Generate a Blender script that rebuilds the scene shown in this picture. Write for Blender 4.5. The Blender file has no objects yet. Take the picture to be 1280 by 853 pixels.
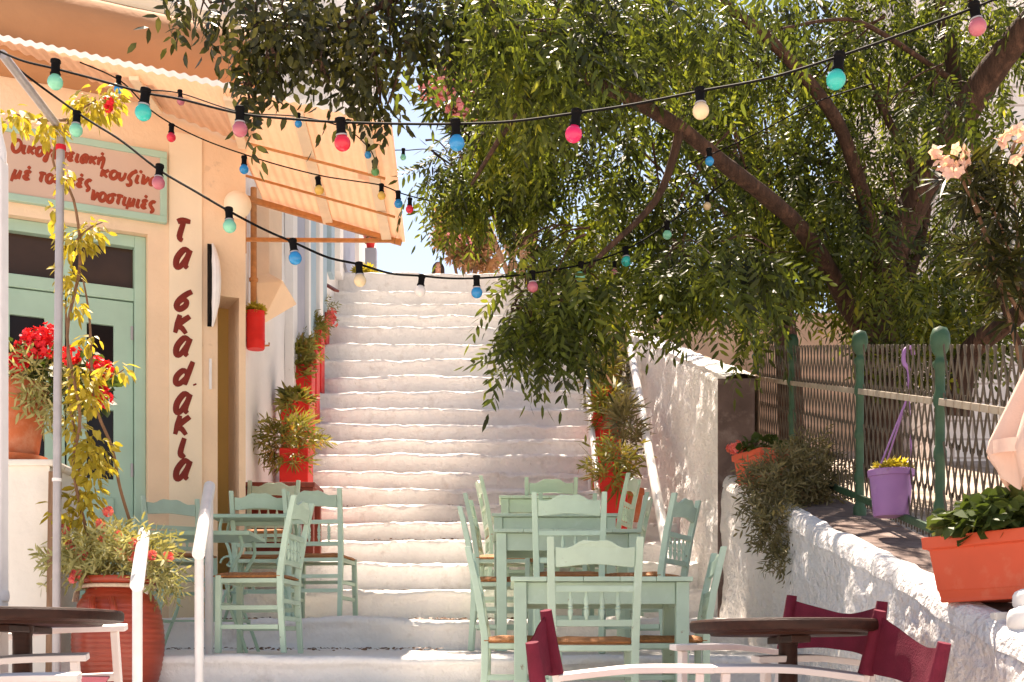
import bpy, bmesh, math, random
import numpy as np
from mathutils import Vector, Matrix, noise
random.seed(7); RNG = np.random.default_rng(11)
R = math.radians
SC = bpy.context.scene
COL = SC.collection
# ------------------------------------------------------------------ camera, sky, sun, exposure
F, YH, EYE = 1600.0, 830.0, 0.58
cam = bpy.data.cameras.new("camera"); camo = bpy.data.objects.new("camera", cam); COL.objects.link(camo)
camo.location = (0, 0, EYE); camo.rotation_euler = (R(90), 0, 0)
cam.sensor_width = 36; cam.lens = 36*F/1280; cam.shift_y = (YH-426.5)/1280
cam.clip_start = .05; cam.clip_end = 2000
SC.camera = camo
SUN_EL, SUN_AZ = 63.0, -7.0            # azimuth measured clockwise from +Y (towards +X)
world = bpy.data.worlds.new("World"); SC.world = world; world.use_nodes = True
wn = world.node_tree; bg = wn.nodes['Background']
sky = wn.nodes.new('ShaderNodeTexSky'); sky.sky_type = 'NISHITA'; sky.sun_disc = False
sky.sun_elevation = R(SUN_EL); sky.sun_rotation = R(SUN_AZ)
sky.dust_density = .5; sky.ozone_density = 1.0; sky.air_density = 1.0
hs = wn.nodes.new('ShaderNodeHueSaturation'); hs.inputs['Saturation'].default_value = .9; wn.links.new(sky.outputs[0], hs.inputs['Color']); wn.links.new(hs.outputs[0], bg.inputs[0]); bg.inputs[1].default_value = .08
sun = bpy.data.lights.new("sun", 'SUN'); sun.energy = 5.0; sun.angle = R(.5); sun.color = (1, .94, .86)
suno = bpy.data.objects.new("sun", sun); COL.objects.link(suno)
sd = Vector((math.sin(R(SUN_AZ))*math.cos(R(SUN_EL)), math.cos(R(SUN_AZ))*math.cos(R(SUN_EL)), math.sin(R(SUN_EL))))
suno.rotation_euler = (-sd).to_track_quat('-Z', 'Y').to_euler(); suno.location = sd*30
vs = SC.view_settings
vs.view_transform = 'Standard'; vs.look = 'None'; vs.gamma = 1; vs.exposure = 1.58
vs.use_white_balance = True; vs.white_balance_temperature = 7600; vs.white_balance_tint = 14
SC.cycles.max_bounces = 10; SC.cycles.diffuse_bounces = 4; SC.cycles.transmission_bounces = 4
SC.cycles.sample_clamp_indirect = 6

# ------------------------------------------------------------------ helpers
def P(px, py, d):                       # pixel of the 1280-wide photograph at depth d -> world point
    return Vector(((px-640)*d/F, d, EYE+(YH-py)*d/F))
def HZ(py, d): return EYE+(YH-py)*d/F
def XP(px, d): return (px-640)*d/F

def wloc(o):
    v = Vector((0, 0, 0))
    while o is not None:
        v = v+o.location; o = o.parent
    return v

class MB:
    def __init__(s): s.v = []; s.f = []; s.sm = []
    def add(s, vs, fs, smooth=False):
        b = len(s.v); s.v += [tuple(x) for x in vs]
        for q in fs: s.f.append(tuple(i+b for i in q)); s.sm.append(smooth)
        return s
    def box(s, c, size, rot=None):
        hx, hy, hz = size[0]/2, size[1]/2, size[2]/2
        vs = [Vector((x, y, z)) for x in (-hx, hx) for y in (-hy, hy) for z in (-hz, hz)]
        if rot is not None: vs = [rot @ v for v in vs]
        c = Vector(c)
        return s.add([v+c for v in vs], [(0, 1, 3, 2), (4, 6, 7, 5), (0, 4, 5, 1), (2, 3, 7, 6), (0, 2, 6, 4), (1, 5, 7, 3)])
    def bar(s, a, b, w, h, up=(0, 0, 1)):       # rectangular bar from a to b
        a = Vector(a); b = Vector(b); d = (b-a).normalized(); up = Vector(up)
        x = d.cross(up)
        if x.length < 1e-4: x = d.cross(Vector((0, 1, 0)))
        x.normalize(); y = x.cross(d).normalized()
        vs = []
        for p in (a, b):
            for i, j in ((-1, -1), (1, -1), (1, 1), (-1, 1)): vs.append(p+x*(i*w/2)+y*(j*h/2))
        return s.add(vs, [(3, 2, 1, 0), (4, 5, 6, 7), (0, 1, 5, 4), (1, 2, 6, 5), (2, 3, 7, 6), (3, 0, 4, 7)])
    def tube(s, pts, rad, n=8, caps=True):
        pts = [Vector(p) for p in pts]; m = len(pts)
        if not hasattr(rad, '__len__'): rad = [rad]*m
        vs = []; fs = []; prev = None
        for i, p in enumerate(pts):
            t = (pts[min(i+1, m-1)]-pts[max(i-1, 0)])
            t = t.normalized() if t.length > 1e-9 else Vector((0, 0, 1))
            if prev is None:
                x = t.orthogonal().normalized()
            else:
                x = prev-t*prev.dot(t)
                x = x.normalized() if x.length > 1e-6 else t.orthogonal().normalized()
            prev = x; y = t.cross(x)
            for k in range(n):
                a = 2*math.pi*k/n; vs.append(p+(x*math.cos(a)+y*math.sin(a))*rad[i])
        for i in range(m-1):
            for k in range(n):
                k2 = (k+1) % n; fs.append((i*n+k, i*n+k2, (i+1)*n+k2, (i+1)*n+k))
        if caps: fs.append(tuple(reversed(range(n)))); fs.append(tuple((m-1)*n+k for k in range(n)))
        return s.add(vs, fs, True)
    def lathe(s, prof, n=24, c=(0, 0, 0), sx=1, sy=1, rot=None):
        vs = []; fs = []; m = len(prof); c = Vector(c)
        for r, z in prof:
            for k in range(n):
                a = 2*math.pi*k/n; v = Vector((r*math.cos(a)*sx, r*math.sin(a)*sy, z))
                if rot is not None: v = rot @ v
                vs.append(v+c)
        for i in range(m-1):
            for k in range(n):
                k2 = (k+1) % n; fs.append((i*n+k, i*n+k2, (i+1)*n+k2, (i+1)*n+k))
        fs.append(tuple(reversed(range(n)))); fs.append(tuple((m-1)*n+k for k in range(n)))
        return s.add(vs, fs, True)
    def extrude(s, poly, vec, smooth=False):   # closed polygon of 3D points pushed along vec
        n = len(poly); vec = Vector(vec); poly = [Vector(p) for p in poly]
        return s.add(poly+[p+vec for p in poly], [tuple(range(n))[::-1], tuple(range(n, 2*n))]+[(i, (i+1) % n, (i+1) % n+n, i+n) for i in range(n)], smooth)
    def grid(s, fn, nu, nv, smooth=True, flip=False):
        vs = [fn(i/nu, j/nv) for j in range(nv+1) for i in range(nu+1)]
        fs = []
        for j in range(nv):
            for i in range(nu):
                a = j*(nu+1)+i; q = (a, a+1, a+nu+2, a+nu+1)
                fs.append(q[::-1] if flip else q)
        return s.add(vs, fs, smooth)
    def build(s, name, m, parent=None, world=True, bevel=0, fixn=True, loc=None, angle=40):
        me = bpy.data.meshes.new(name); V = s.v
        if parent is not None:
            off = wloc(parent) if world else Vector((0, 0, 0))
        elif loc is not None: off = Vector(loc)
        else:
            a = np.array(V); off = Vector((float((a[:, 0].min()+a[:, 0].max())/2), float((a[:, 1].min()+a[:, 1].max())/2), float(a[:, 2].min())))
        me.from_pydata([(x-off[0], y-off[1], z-off[2]) for x, y, z in V], [], s.f)
        me.polygons.foreach_set('use_smooth', s.sm)
        if fixn or bevel:
            bm = bmesh.new(); bm.from_mesh(me)
            if fixn: bmesh.ops.recalc_face_normals(bm, faces=bm.faces)
            if bevel:
                ed = [e for e in bm.edges if len(e.link_faces) == 2 and e.calc_face_angle(0) > R(35)]
                bmesh.ops.bevel(bm, geom=ed, offset=bevel, segments=2, profile=.6, affect='EDGES', clamp_overlap=True)
            bm.to_mesh(me); bm.free()
        if any(s.sm):
            try: me.set_sharp_from_angle(angle=R(angle))
            except Exception: pass
        me.materials.append(m)
        o = bpy.data.objects.new(name, me); COL.objects.link(o)
        if parent is not None: o.parent = parent
        else: o.location = off
        return o

def tag(o, label=None, cat=None, group=None, kind=None):
    if label: o['label'] = label
    if cat: o['category'] = cat
    if group: o['group'] = group
    if kind: o['kind'] = kind
    return o
def thing(name, label, cat, loc=(0, 0, 0), rz=0, group=None):
    o = bpy.data.objects.new(name, None); COL.objects.link(o); o.empty_display_size = .1
    o.location = loc; o.rotation_euler = (0, 0, rz)
    return tag(o, label, cat, group)
def dup(root, loc, rz=0, label=None, group=None, tilt=(0, 0)):
    r = root.copy(); COL.objects.link(r); r.location = loc; r.rotation_euler = (tilt[0], tilt[1], rz)
    if label: r['label'] = label
    if group: r['group'] = group
    for ch in list(root.children):
        c = ch.copy(); COL.objects.link(c); c.parent = r
        for g in ch.children:
            d = g.copy(); COL.objects.link(d); d.parent = c
    return r
def smooth_path(pts, k=6):
    pts = [Vector(p) for p in pts]; out = []
    for i in range(len(pts)-1):
        p0 = pts[max(i-1, 0)]; p1 = pts[i]; p2 = pts[i+1]; p3 = pts[min(i+2, len(pts)-1)]
        for j in range(k):
            t = j/k; out.append(.5*((2*p1)+(p2-p0)*t+(2*p0-5*p1+4*p2-p3)*t*t+(3*p1-p0-3*p2+p3)*t**3))
    out.append(pts[-1]); return out
def lerp_list(vals, n):
    return [float(x) for x in np.interp(np.linspace(0, len(vals)-1, n), range(len(vals)), vals)]

# ------------------------------------------------------------------ materials
def mat(name, col, rough=.7, var=.12, vscale=6, bump=0, bscale=40, metal=0, col2=None, c2scale=3, c2lo=.5, c2hi=.7, transl=0, spec=.3, stretch=None, chip=None, orand=0, bdist=.02):
    m = bpy.data.materials.new(name); m.use_nodes = True; nt = m.node_tree; N = nt.nodes; L = nt.links
    b = N['Principled BSDF']; b.inputs['Roughness'].default_value = rough; b.inputs['Metallic'].default_value = metal
    b.inputs['Specular IOR Level'].default_value = spec
    tc = N.new('ShaderNodeTexCoord'); src = tc.outputs['Object']
    if stretch:
        mp = N.new('ShaderNodeMapping'); mp.inputs['Scale'].default_value = stretch; L.new(src, mp.inputs['Vector']); src = mp.outputs[0]
    n1 = N.new('ShaderNodeTexNoise'); n1.inputs['Scale'].default_value = vscale; n1.inputs['Detail'].default_value = 5; L.new(src, n1.inputs['Vector'])
    r1 = N.new('ShaderNodeMapRange'); r1.inputs[1].default_value = .3; r1.inputs[2].default_value = .7
    r1.inputs[3].default_value = 1-var; r1.inputs[4].default_value = 1+var; L.new(n1.outputs[0], r1.inputs[0])
    mul = N.new('ShaderNodeVectorMath'); mul.operation = 'SCALE'; mul.inputs[0].default_value = col; L.new(r1.outputs[0], mul.inputs['Scale'])
    out = mul.outputs[0]
    if col2:
        n2 = N.new('ShaderNodeTexNoise'); n2.inputs['Scale'].default_value = c2scale; n2.inputs['Detail'].default_value = 8; n2.inputs['Roughness'].default_value = .65; L.new(src, n2.inputs['Vector'])
        r2 = N.new('ShaderNodeMapRange'); r2.inputs[1].default_value = c2lo; r2.inputs[2].default_value = c2hi; L.new(n2.outputs[0], r2.inputs[0])
        mx = N.new('ShaderNodeMix'); mx.data_type = 'RGBA'; L.new(r2.outputs[0], mx.inputs[0]); L.new(out, mx.inputs[6]); mx.inputs[7].default_value = (*col2, 1); out = mx.outputs[2]
    if orand:
        oi = N.new('ShaderNodeObjectInfo'); ro = N.new('ShaderNodeMapRange'); ro.inputs[3].default_value = 1-orand; ro.inputs[4].default_value = 1+orand*.6; L.new(oi.outputs['Random'], ro.inputs[0])
        vm = N.new('ShaderNodeVectorMath'); vm.operation = 'SCALE'; L.new(out, vm.inputs[0]); L.new(ro.outputs[0], vm.inputs['Scale']); out = vm.outputs[0]
    if chip:
        n4 = N.new('ShaderNodeTexNoise'); n4.inputs['Scale'].default_value = chip[1]; n4.inputs['Detail'].default_value = 9; n4.inputs['Roughness'].default_value = .7; L.new(tc.outputs['Object'], n4.inputs['Vector'])
        r4 = N.new('ShaderNodeMapRange'); r4.inputs[1].default_value = chip[2]; r4.inputs[2].default_value = chip[2]+.04; r4.inputs[4].default_value = chip[3]; L.new(n4.outputs[0], r4.inputs[0])
        m4 = N.new('ShaderNodeMix'); m4.data_type = 'RGBA'; L.new(r4.outputs[0], m4.inputs[0]); L.new(out, m4.inputs[6]); m4.inputs[7].default_value = (*chip[0], 1); out = m4.outputs[2]
    L.new(out, b.inputs['Base Color'])
    if bump:
        n3 = N.new('ShaderNodeTexNoise'); n3.inputs['Scale'].default_value = bscale; n3.inputs['Detail'].default_value = 6; L.new(src, n3.inputs['Vector'])
        bp = N.new('ShaderNodeBump'); bp.inputs['Strength'].default_value = bump; bp.inputs['Distance'].default_value = bdist; L.new(n3.outputs[0], bp.inputs['Height']); L.new(bp.outputs[0], b.inputs['Normal'])
    if transl:
        tr = N.new('ShaderNodeBsdfTranslucent'); L.new(out, tr.inputs['Color']); ms = N.new('ShaderNodeMixShader'); ms.inputs[0].default_value = transl
        L.new(b.outputs[0], ms.inputs[1]); L.new(tr.outputs[0], ms.inputs[2]); L.new(ms.outputs[0], N['Material Output'].inputs[0])
    return m
def leafmat(name, cols, transl=.35, rough=.5, tcol=1.6, nmix=.25, nsc=3):
    m = bpy.data.materials.new(name); m.use_nodes = True; nt = m.node_tree; N = nt.nodes; L = nt.links
    b = N['Principled BSDF']; b.inputs['Roughness'].default_value = rough; b.inputs['Specular IOR Level'].default_value = .35
    g = N.new('ShaderNodeNewGeometry'); cr = N.new('ShaderNodeValToRGB'); tc = N.new('ShaderNodeTexCoord'); nn = N.new('ShaderNodeTexNoise'); nn.inputs['Scale'].default_value = nsc; L.new(tc.outputs['Object'], nn.inputs['Vector'])
    mr = N.new('ShaderNodeMapRange'); mr.inputs[1].default_value = .3; mr.inputs[2].default_value = .7; L.new(nn.outputs[0], mr.inputs[0]); mm = N.new('ShaderNodeMix'); mm.data_type = 'FLOAT'; mm.inputs[0].default_value = nmix; L.new(g.outputs['Random Per Island'], mm.inputs[2]); L.new(mr.outputs[0], mm.inputs[3]); L.new(mm.outputs[0], cr.inputs[0])
    e = cr.color_ramp.elements
    while len(e) < len(cols): e.new(.5)
    for i, c in enumerate(cols): e[i].position = i/(len(cols)-1); e[i].color = (*c, 1)
    L.new(cr.outputs[0], b.inputs['Base Color'])
    if transl:
        sc_ = N.new('ShaderNodeVectorMath'); sc_.operation = 'MULTIPLY'; sc_.inputs[1].default_value = (tcol*1.05, tcol, tcol*.55); L.new(cr.outputs[0], sc_.inputs[0])
        tr = N.new('ShaderNodeBsdfTranslucent'); L.new(sc_.outputs[0], tr.inputs['Color']); ms = N.new('ShaderNodeMixShader'); ms.inputs[0].default_value = transl
        L.new(b.outputs[0], ms.inputs[1]); L.new(tr.outputs[0], ms.inputs[2]); L.new(ms.outputs[0], N['Material Output'].inputs[0])
    return m
M = {}
M['step'] = mat('limewashed steps', (.81, .775, .75), .85, .05, 5, .7, 26, col2=(.50, .44, .40), c2scale=5, c2lo=.56, c2hi=.84, chip=((.27, .18, .13), 8, .655, .5))
M['limewall'] = mat('rough limewash', (.86, .815, .785), .9, .04, 4, .9, 24, col2=(.58, .42, .35), c2scale=13, c2lo=.62, c2hi=.80, chip=((.45, .30, .22), 5, .70, .45), bdist=.06)
M['white'] = mat('white plaster', (.82, .78, .74), .85, .04, 3, .15, 30)
M['block'] = mat('cream painted masonry', (.80, .74, .66), .85, .04, 3, .2, 25)
M['peach'] = mat('peach plaster', (.85, .61, .415), .85, .06, 2.5, .25, 30, col2=(.78, .56, .39), c2scale=1.1, chip=((.52, .36, .24), 3.5, .63, .35))
M['cream'] = mat('cream plaster', (.87, .71, .52), .85, .05, 2.5, .12, 30)
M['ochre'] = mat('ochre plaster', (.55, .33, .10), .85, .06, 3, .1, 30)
M['cornice'] = mat('shade toned cornice plaster', (.46, .22, .105), .85, .08, 3, .15, 25)  # cream band darkened to brown: the shade of its underside is in the colour
M['mint'] = mat('mint paint', (.46, .60, .475), .45, .06, 9, .06, 60, col2=(.52, .66, .56), c2scale=14, c2lo=.58, c2hi=.75, spec=.35, chip=((.22, .15, .09), 17, .645, .75), orand=.12)
M['mintdoor'] = mat('green door paint', (.38, .54, .42), .5, .06, 4, .05, 60, spec=.4)
M['rush'] = mat('woven rush', (.42, .17, .06), .7, .25, 60, .6, 130, stretch=(.3, 1, 1))
M['redwood'] = mat('red brown wood', (.20, .035, .02), .5, .2, 8, .1, 50, stretch=(4, 4, .6))
M['darkwood'] = mat('dark table wood', (.036, .012, .007), .5, .35, 10, .15, 60, stretch=(.8, 5, 5), spec=.22)
M['wood'] = mat('weathered wood', (.26, .15, .09), .8, .3, 8, .3, 60, stretch=(5, 5, .5))
M['whitewood'] = mat('white painted wood', (.82, .74, .70), .5, .04, 8, .05, 50, spec=.4, chip=((.35, .22, .14), 24, .69, .7), orand=.05)
M['burgundy'] = mat('burgundy canvas', (.17, .014, .034), .85, .14, 14, .25, 160, transl=.12)
M['terra'] = mat('terracotta', (.56, .15, .06), .7, .12, 9, .1, 60, col2=(.66, .36, .24), c2scale=6, c2lo=.5, c2hi=.78)
M['vase'] = mat('glazed red clay', (.36, .05, .022), .36, .14, 7, .08, 40, spec=.5, stretch=(1, 1, 5))
M['orangepot'] = mat('orange plastic', (.66, .10, .045), .5, .08, 5, 0, col2=(.70, .26, .16), c2scale=7, c2lo=.55, c2hi=.85)
M['redpaint'] = mat('red enamel paint', (.66, .022, .018), .45, .10, 8, .05, 40)
M['purple'] = mat('purple plastic', (.30, .15, .36), .5, .08, 6, 0, col2=(.40, .27, .42), c2scale=9, c2lo=.55, c2hi=.85)
M['black'] = mat('black rubber', (.008, .007, .007), .7, .1, 20, 0, spec=.06)
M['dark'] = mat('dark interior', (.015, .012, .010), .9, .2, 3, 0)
M['grey'] = mat('galvanised metal', (.42, .38, .38), .4, .12, 10, .05, 60, metal=.4)
M['whitemetal'] = mat('white enamel metal', (.80, .76, .74), .4, .05, 12, .05, 40, spec=.4)
M['rust'] = mat('orange painted iron', (.50, .22, .08), .7, .2, 20, .2, 70)
M['fgreen'] = mat('green cast iron paint', (.035, .085, .045), .5, .2, 14, .15, 60)
M['lattice'] = mat('old galvanised slats', (.10, .078, .055), .6, .3, 20, .1, 60)
M['beige'] = mat('beige metal rail', (.36, .30, .23), .6, .15, 10, .1, 50)
M['stone'] = mat('dark paving stone', (.15, .10, .085), .85, .3, 5, .6, 18, col2=(.26, .19, .165), c2scale=7, c2lo=.5, c2hi=.7)
M['sandstone'] = mat('peach stone wall', (.66, .46, .33), .9, .2, 3, .6, 12, col2=(.38, .26, .20), c2scale=5, c2lo=.55, c2hi=.75)
M['soil'] = mat('garden soil', (.42, .33, .27), .95, .25, 3, .6, 14, col2=(.20, .14, .10), c2scale=2.5, c2lo=.5, c2hi=.7)
M['paving'] = mat('pale street paving', (.56, .50, .46), .9, .1, 3, .3, 20)
M['bark'] = mat('brown bark', (.055, .028, .018), .9, .3, 10, .8, 40, stretch=(2, 2, .5), col2=(.14, .07, .045), c2scale=9)
M['stem'] = mat('brown stem', (.22, .12, .07), .85, .2, 20, .2, 60)
M['awning'] = mat('peach corrugated sheet', (.82, .49, .31), .6, .06, 3, .04, 30, transl=.14, col2=(.74, .44, .29), c2scale=2.5)
M['awnrib'] = mat('cream painted timber', (.80, .60, .42), .7, .06, 5, .1, 40)
M['signboard'] = mat('beige sign board', (.62, .43, .33), .7, .05, 2, .05, 40)
M['letter'] = mat('red brown lettering', (.33, .05, .02), .7, .12, 20, .1, 60)
M['letterd'] = mat('dark red lettering', (.20, .022, .013), .7, .12, 20, .1, 60)
M['glass'] = mat('dark window glass', (.016, .010, .009), .15, .1, 4, 0, spec=.2)
M['glassbrown'] = mat('brown backed glass', (.05, .027, .016), .15, .4, 2, 0, spec=.25)
M['bluegrey'] = mat('blue grey door paint', (.36, .36, .42), .5, .06, 6, .05, 40)
M['blue'] = mat('pale blue shutter paint', (.33, .45, .52), .5, .06, 6, .05, 40)
M['umb'] = mat('blush canvas', (.80, .58, .48), .85, .06, 6, .15, 120, transl=.25)
M['rope'] = mat('natural rope', (.62, .48, .36), .9, .15, 60, .4, 120)
M['skin'] = mat('skin', (.60, .30, .20), .55, .06, 10, 0)
M['hair'] = mat('dark brown hair', (.03, .016, .012), .5, .3, 60, .3, 120)
M['cloth'] = mat('dusky pink cloth', (.50, .22, .22), .85, .1, 20, .2, 90)
M['rock'] = mat('dark hillside rock', (.13, .11, .12), .95, .3, 2, .6, 6)
M['fl_red'] = leafmat('red petals', [(.62, .012, .02), (.80, .03, .04), (.70, .02, .05)], .25, .6, 1.2)
M['fl_pink'] = leafmat('pink petals', [(.85, .28, .34), (.85, .42, .42), (.80, .22, .30)], .3, .6, 1.1)
M['fl_blush'] = leafmat('blush white petals', [(.85, .66, .58), (.86, .55, .48), (.88, .76, .70)], .3, .6, 1.1)
M['fl_coral'] = leafmat('coral petals', [(.80, .10, .10), (.85, .25, .18), (.75, .08, .2)], .25, .6, 1.1)
M['lf_tree'] = leafmat('tree leaves', [(.009, .009, .005), (.018, .022, .007), (.038, .050, .011), (.070, .092, .016), (.13, .15, .024), (.26, .25, .03)], .45, .45, 2.2, .5, 1.6)
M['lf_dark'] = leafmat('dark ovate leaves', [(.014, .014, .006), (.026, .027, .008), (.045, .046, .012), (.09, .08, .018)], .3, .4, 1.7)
M['lf_yellow'] = leafmat('yellow green leaves', [(.36, .29, .035), (.52, .42, .07), (.28, .24, .03), (.46, .33, .04)], .4, .5, 1.4)
M['lf_grey'] = leafmat('grey green leaves', [(.18, .18, .06), (.32, .31, .12), (.44, .41, .19), (.24, .24, .09)], .25, .6, 1.3)
M['lf_mix'] = leafmat('olive pot leaves', [(.09, .10, .02), (.20, .20, .04), (.28, .22, .05), (.13, .14, .03), (.24, .22, .05), (.42, .11, .035)], .3, .5, 1.4)
M['lf_ger'] = leafmat('dark geranium leaves', [(.035, .055, .015), (.06, .09, .02), (.09, .12, .03)], .25, .55, 1.5)
M['lf_brown'] = leafmat('dusty shrub leaves', [(.10, .085, .04), (.16, .14, .06), (.22, .18, .09), (.09, .08, .045)], .2, .6, 1.3)
M['lf_far'] = leafmat('reddish far shrub leaves', [(.18, .14, .05), (.34, .17, .09), (.40, .22, .14), (.16, .17, .05)], .3, .6, 1.3)
BULB = {'turquoise': (.02, .50, .44), 'mint': (.22, .60, .42), 'blue': (.015, .26, .56), 'dusty pink': (.50, .14, .18), 'red': (.75, .03, .06),
        'hot pink': (.78, .03, .14), 'cream': (.80, .62, .38), 'yellow': (.80, .48, .10), 'white': (.80, .74, .70), 'green': (.12, .34, .12), 'teal': (.03, .38, .36)}
for k, c in BULB.items(): M['bulb_'+k] = mat(k+' painted bulb glass', c, .14, .07, 20, 0, spec=.5, transl=.15)

# ------------------------------------------------------------------ leaf templates: arrays (quads,4,3)
def q_leaf(base, d, n, L, w, fold=.15):
    base = np.array(base, float); d = np.array(d, float); d /= np.linalg.norm(d); n = np.array(n, float); s = np.cross(n, d); s /= np.linalg.norm(s); n = np.cross(d, s)
    tip = base+d*L; mid = base+d*L*.45
    a = mid+s*w/2+n*fold*w; b = mid-s*w/2+n*fold*w
    wide = n*fold*w; e1 = base+d*L*.28; e2 = base+d*L*.66
    return np.array([base, e1-s*w*.44+wide*.8, e2-s*w*.40+wide*.7, tip, e2+s*w*.40+wide*.7, e1+s*w*.44+wide*.8])
def t_pinnate(pairs=6, L=1.0, ll=.24, lw=.085, droop=.5, seed=0):
    r = np.random.default_rng(seed); out = []
    for i in range(pairs):
        t = .18+.8*i/pairs; base = (t*L, 0, -droop*t*t*L); sl = -2*droop*t
        for sg in (-1, 1):
            d = (.75, sg*1.0, sl*.6-.25+r.normal(0, .18)); out.append(q_leaf(base, d, (r.normal(0, .25), r.normal(0, .25), 1), ll*r.uniform(.8, 1.15), lw*r.uniform(.85, 1.2)))
    out.append(q_leaf((L, 0, -droop*L), (1, 0, -1.6*droop), (0, 0, 1), ll, lw)); return np.array(out)
def t_single(lw=.5, fold=.2): return np.array([q_leaf((0, 0, 0), (1, 0, -.1), (0, 0, 1), 1, lw, fold)])
def t_fan(n=5, lw=.28, seed=0):
    r = np.random.default_rng(seed); out = []
    for i in range(n):
        a = -1.2+2.4*i/(n-1); out.append(q_leaf((0, 0, 0), (math.cos(a), math.sin(a), r.normal(-.15, .2)), (0, 0, 1), r.uniform(.8, 1), lw))
    return np.array(out)
def t_trail(n=9, lw=.09, seed=0, ll=.55):      # stem of narrow leaves
    r = np.random.default_rng(seed); out = []
    for i in range(n):
        t = i/n; a = i*2.4
        d = (.8, math.cos(a)*.9, math.sin(a)*.9); out.append(q_leaf((t, 0, -.15*t*t), d, (r.normal(), r.normal(), 1), ll*r.uniform(.7, 1), lw))
    return np.array(out)
def t_flower(n=5, cup=.25):
    out = []
    for i in range(n):
        a = 2*math.pi*i/n; out.append(q_leaf((0, 0, 0), (math.cos(a), math.sin(a), cup), (0, 0, 1), .5, .42, .05))
    return np.array(out)
T_PIN = [t_pinnate(8, 1, .22, .060, .5, 1), t_pinnate(9, 1, .20, .052, .75, 2), t_pinnate(7, 1, .24, .072, .3, 3), t_pinnate(8, 1, .22, .058, 1.0, 4), t_pinnate(10, 1.1, .19, .05, .6, 8)]
T_OV = [t_pinnate(4, 1, .30, .135, .5, 5), t_pinnate(5, 1, .27, .12, .9, 6), t_pinnate(4, 1, .28, .13, .2, 7)]
T_ONE = [t_single(.5), t_single(.4, .3)]
T_ROUND = [t_single(1.05, .12), t_single(.9, .2)]
T_FAN = [t_fan(5, .3, 1), t_fan(6, .26, 2)]
T_TRAIL = [t_trail(9, .1, 1), t_trail(11, .085, 2), t_trail(8, .12, 3)]
T_LONG = [t_fan(6, .10, 3), t_fan(7, .085, 4), t_fan(5, .12, 5)]
T_FLOW = [t_flower(5, .25), t_flower(5, .6)]

def scatter(mb, pts, dirs, sizes, tmpls, rolls=.5, up=(0, 0, 1)):
    pts = np.asarray(pts, float); dirs = np.asarray(dirs, float); sizes = np.asarray(sizes, float); N = len(pts)
    dirs = dirs/np.linalg.norm(dirs, axis=1, keepdims=True)
    upv = np.tile(np.array(up, float), (N, 1))+RNG.normal(0, .12, (N, 3))
    s = np.cross(upv, dirs); s /= np.linalg.norm(s, axis=1, keepdims=True)+1e-9; u = np.cross(dirs, s)
    a = RNG.normal(0, rolls, N)[:, None]; s2 = s*np.cos(a)+u*np.sin(a); u2 = u*np.cos(a)-s*np.sin(a)
    which = RNG.integers(0, len(tmpls), N)
    for k, t in enumerate(tmpls):
        idx = np.where(which == k)[0]
        if not len(idx): continue
        t3 = t.reshape(-1, 3)
        V = (pts[idx][:, None, :]+sizes[idx][:, None, None]*(t3[None, :, 0:1]*dirs[idx][:, None, :]+t3[None, :, 1:2]*s2[idx][:, None, :]+t3[None, :, 2:3]*u2[idx][:, None, :])).reshape(-1, 3)
        b = len(mb.v); nq = len(V)//6
        mb.v += [tuple(x) for x in V.tolist()]
        mb.f += [tuple(range(b+6*i, b+6*i+6)) for i in range(nq)]; mb.sm += [False]*nq
    return mb
def in_ball(n, power=.5):
    d = RNG.normal(0, 1, (n, 3)); d /= np.linalg.norm(d, axis=1, keepdims=True)
    return d*(RNG.random(n)**power)[:, None], d
def clump(mb, c, r, n, size, tmpls, droop=(-.9, -.1), rolls=.5, outward=.7, power=.45):
    b, d = in_ball(n, power); pts = np.array(c)+b*np.array(r)
    az = RNG.uniform(0, 2*math.pi, n); dirs = np.stack([np.cos(az), np.sin(az), np.zeros(n)], 1)*(1-outward)+d*np.array([1, 1, .4])*outward
    dirs[:, 2] += RNG.uniform(droop[0], droop[1], n)
    return scatter(mb, pts, dirs, RNG.uniform(size[0], size[1], n), tmpls, rolls)
def plant_leaves(mb, base, r, h, n, size, tmpls, up=.5, rolls=.6):
    """leaves fanning up and out of a pot mouth at base: dome of radius r, height h"""
    b, d = in_ball(n, .4); pts = np.array(base)+b*np.array([r, r, h*.5])+np.array([0, 0, h*.5])
    dirs = b*np.array([1, 1, .6])+RNG.normal(0, .35, (n, 3)); dirs[:, 2] += up-.5
    dirs += 1e-3
    return scatter(mb, pts, dirs, RNG.uniform(size[0], size[1], n), tmpls, rolls)
def flower_heads(mb, centers, rad, n, size):
    for c in centers:
        b, d = in_ball(n, .25); pts = np.array(c)+b*rad
        scatter(mb, pts, np.cross(d, RNG.normal(0, 1, (n, 3))), RNG.uniform(size[0], size[1], n), T_FLOW, .2, up=(0, 0, .001)) if False else None
        # petals face outwards: the template lies in its x-y plane, so make z follow d
        x = np.cross(d, np.array([.3, .2, .9])); x /= np.linalg.norm(x, axis=1, keepdims=True); y = np.cross(d, x)
        sz = RNG.uniform(size[0], size[1], n)
        for i in range(n):
            t = T_FLOW[i % 2].reshape(-1, 3)
            V = pts[i]+sz[i]*(t[:, 0:1]*x[i]+t[:, 1:2]*y[i]+t[:, 2:3]*d[i])
            bb = len(mb.v); mb.v += [tuple(v) for v in V.tolist()]; nq = len(V)//6
            mb.f += [tuple(bb+6*k+j for j in range(6)) for k in range(nq)]; mb.sm += [False]*nq
    return mb
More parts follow.
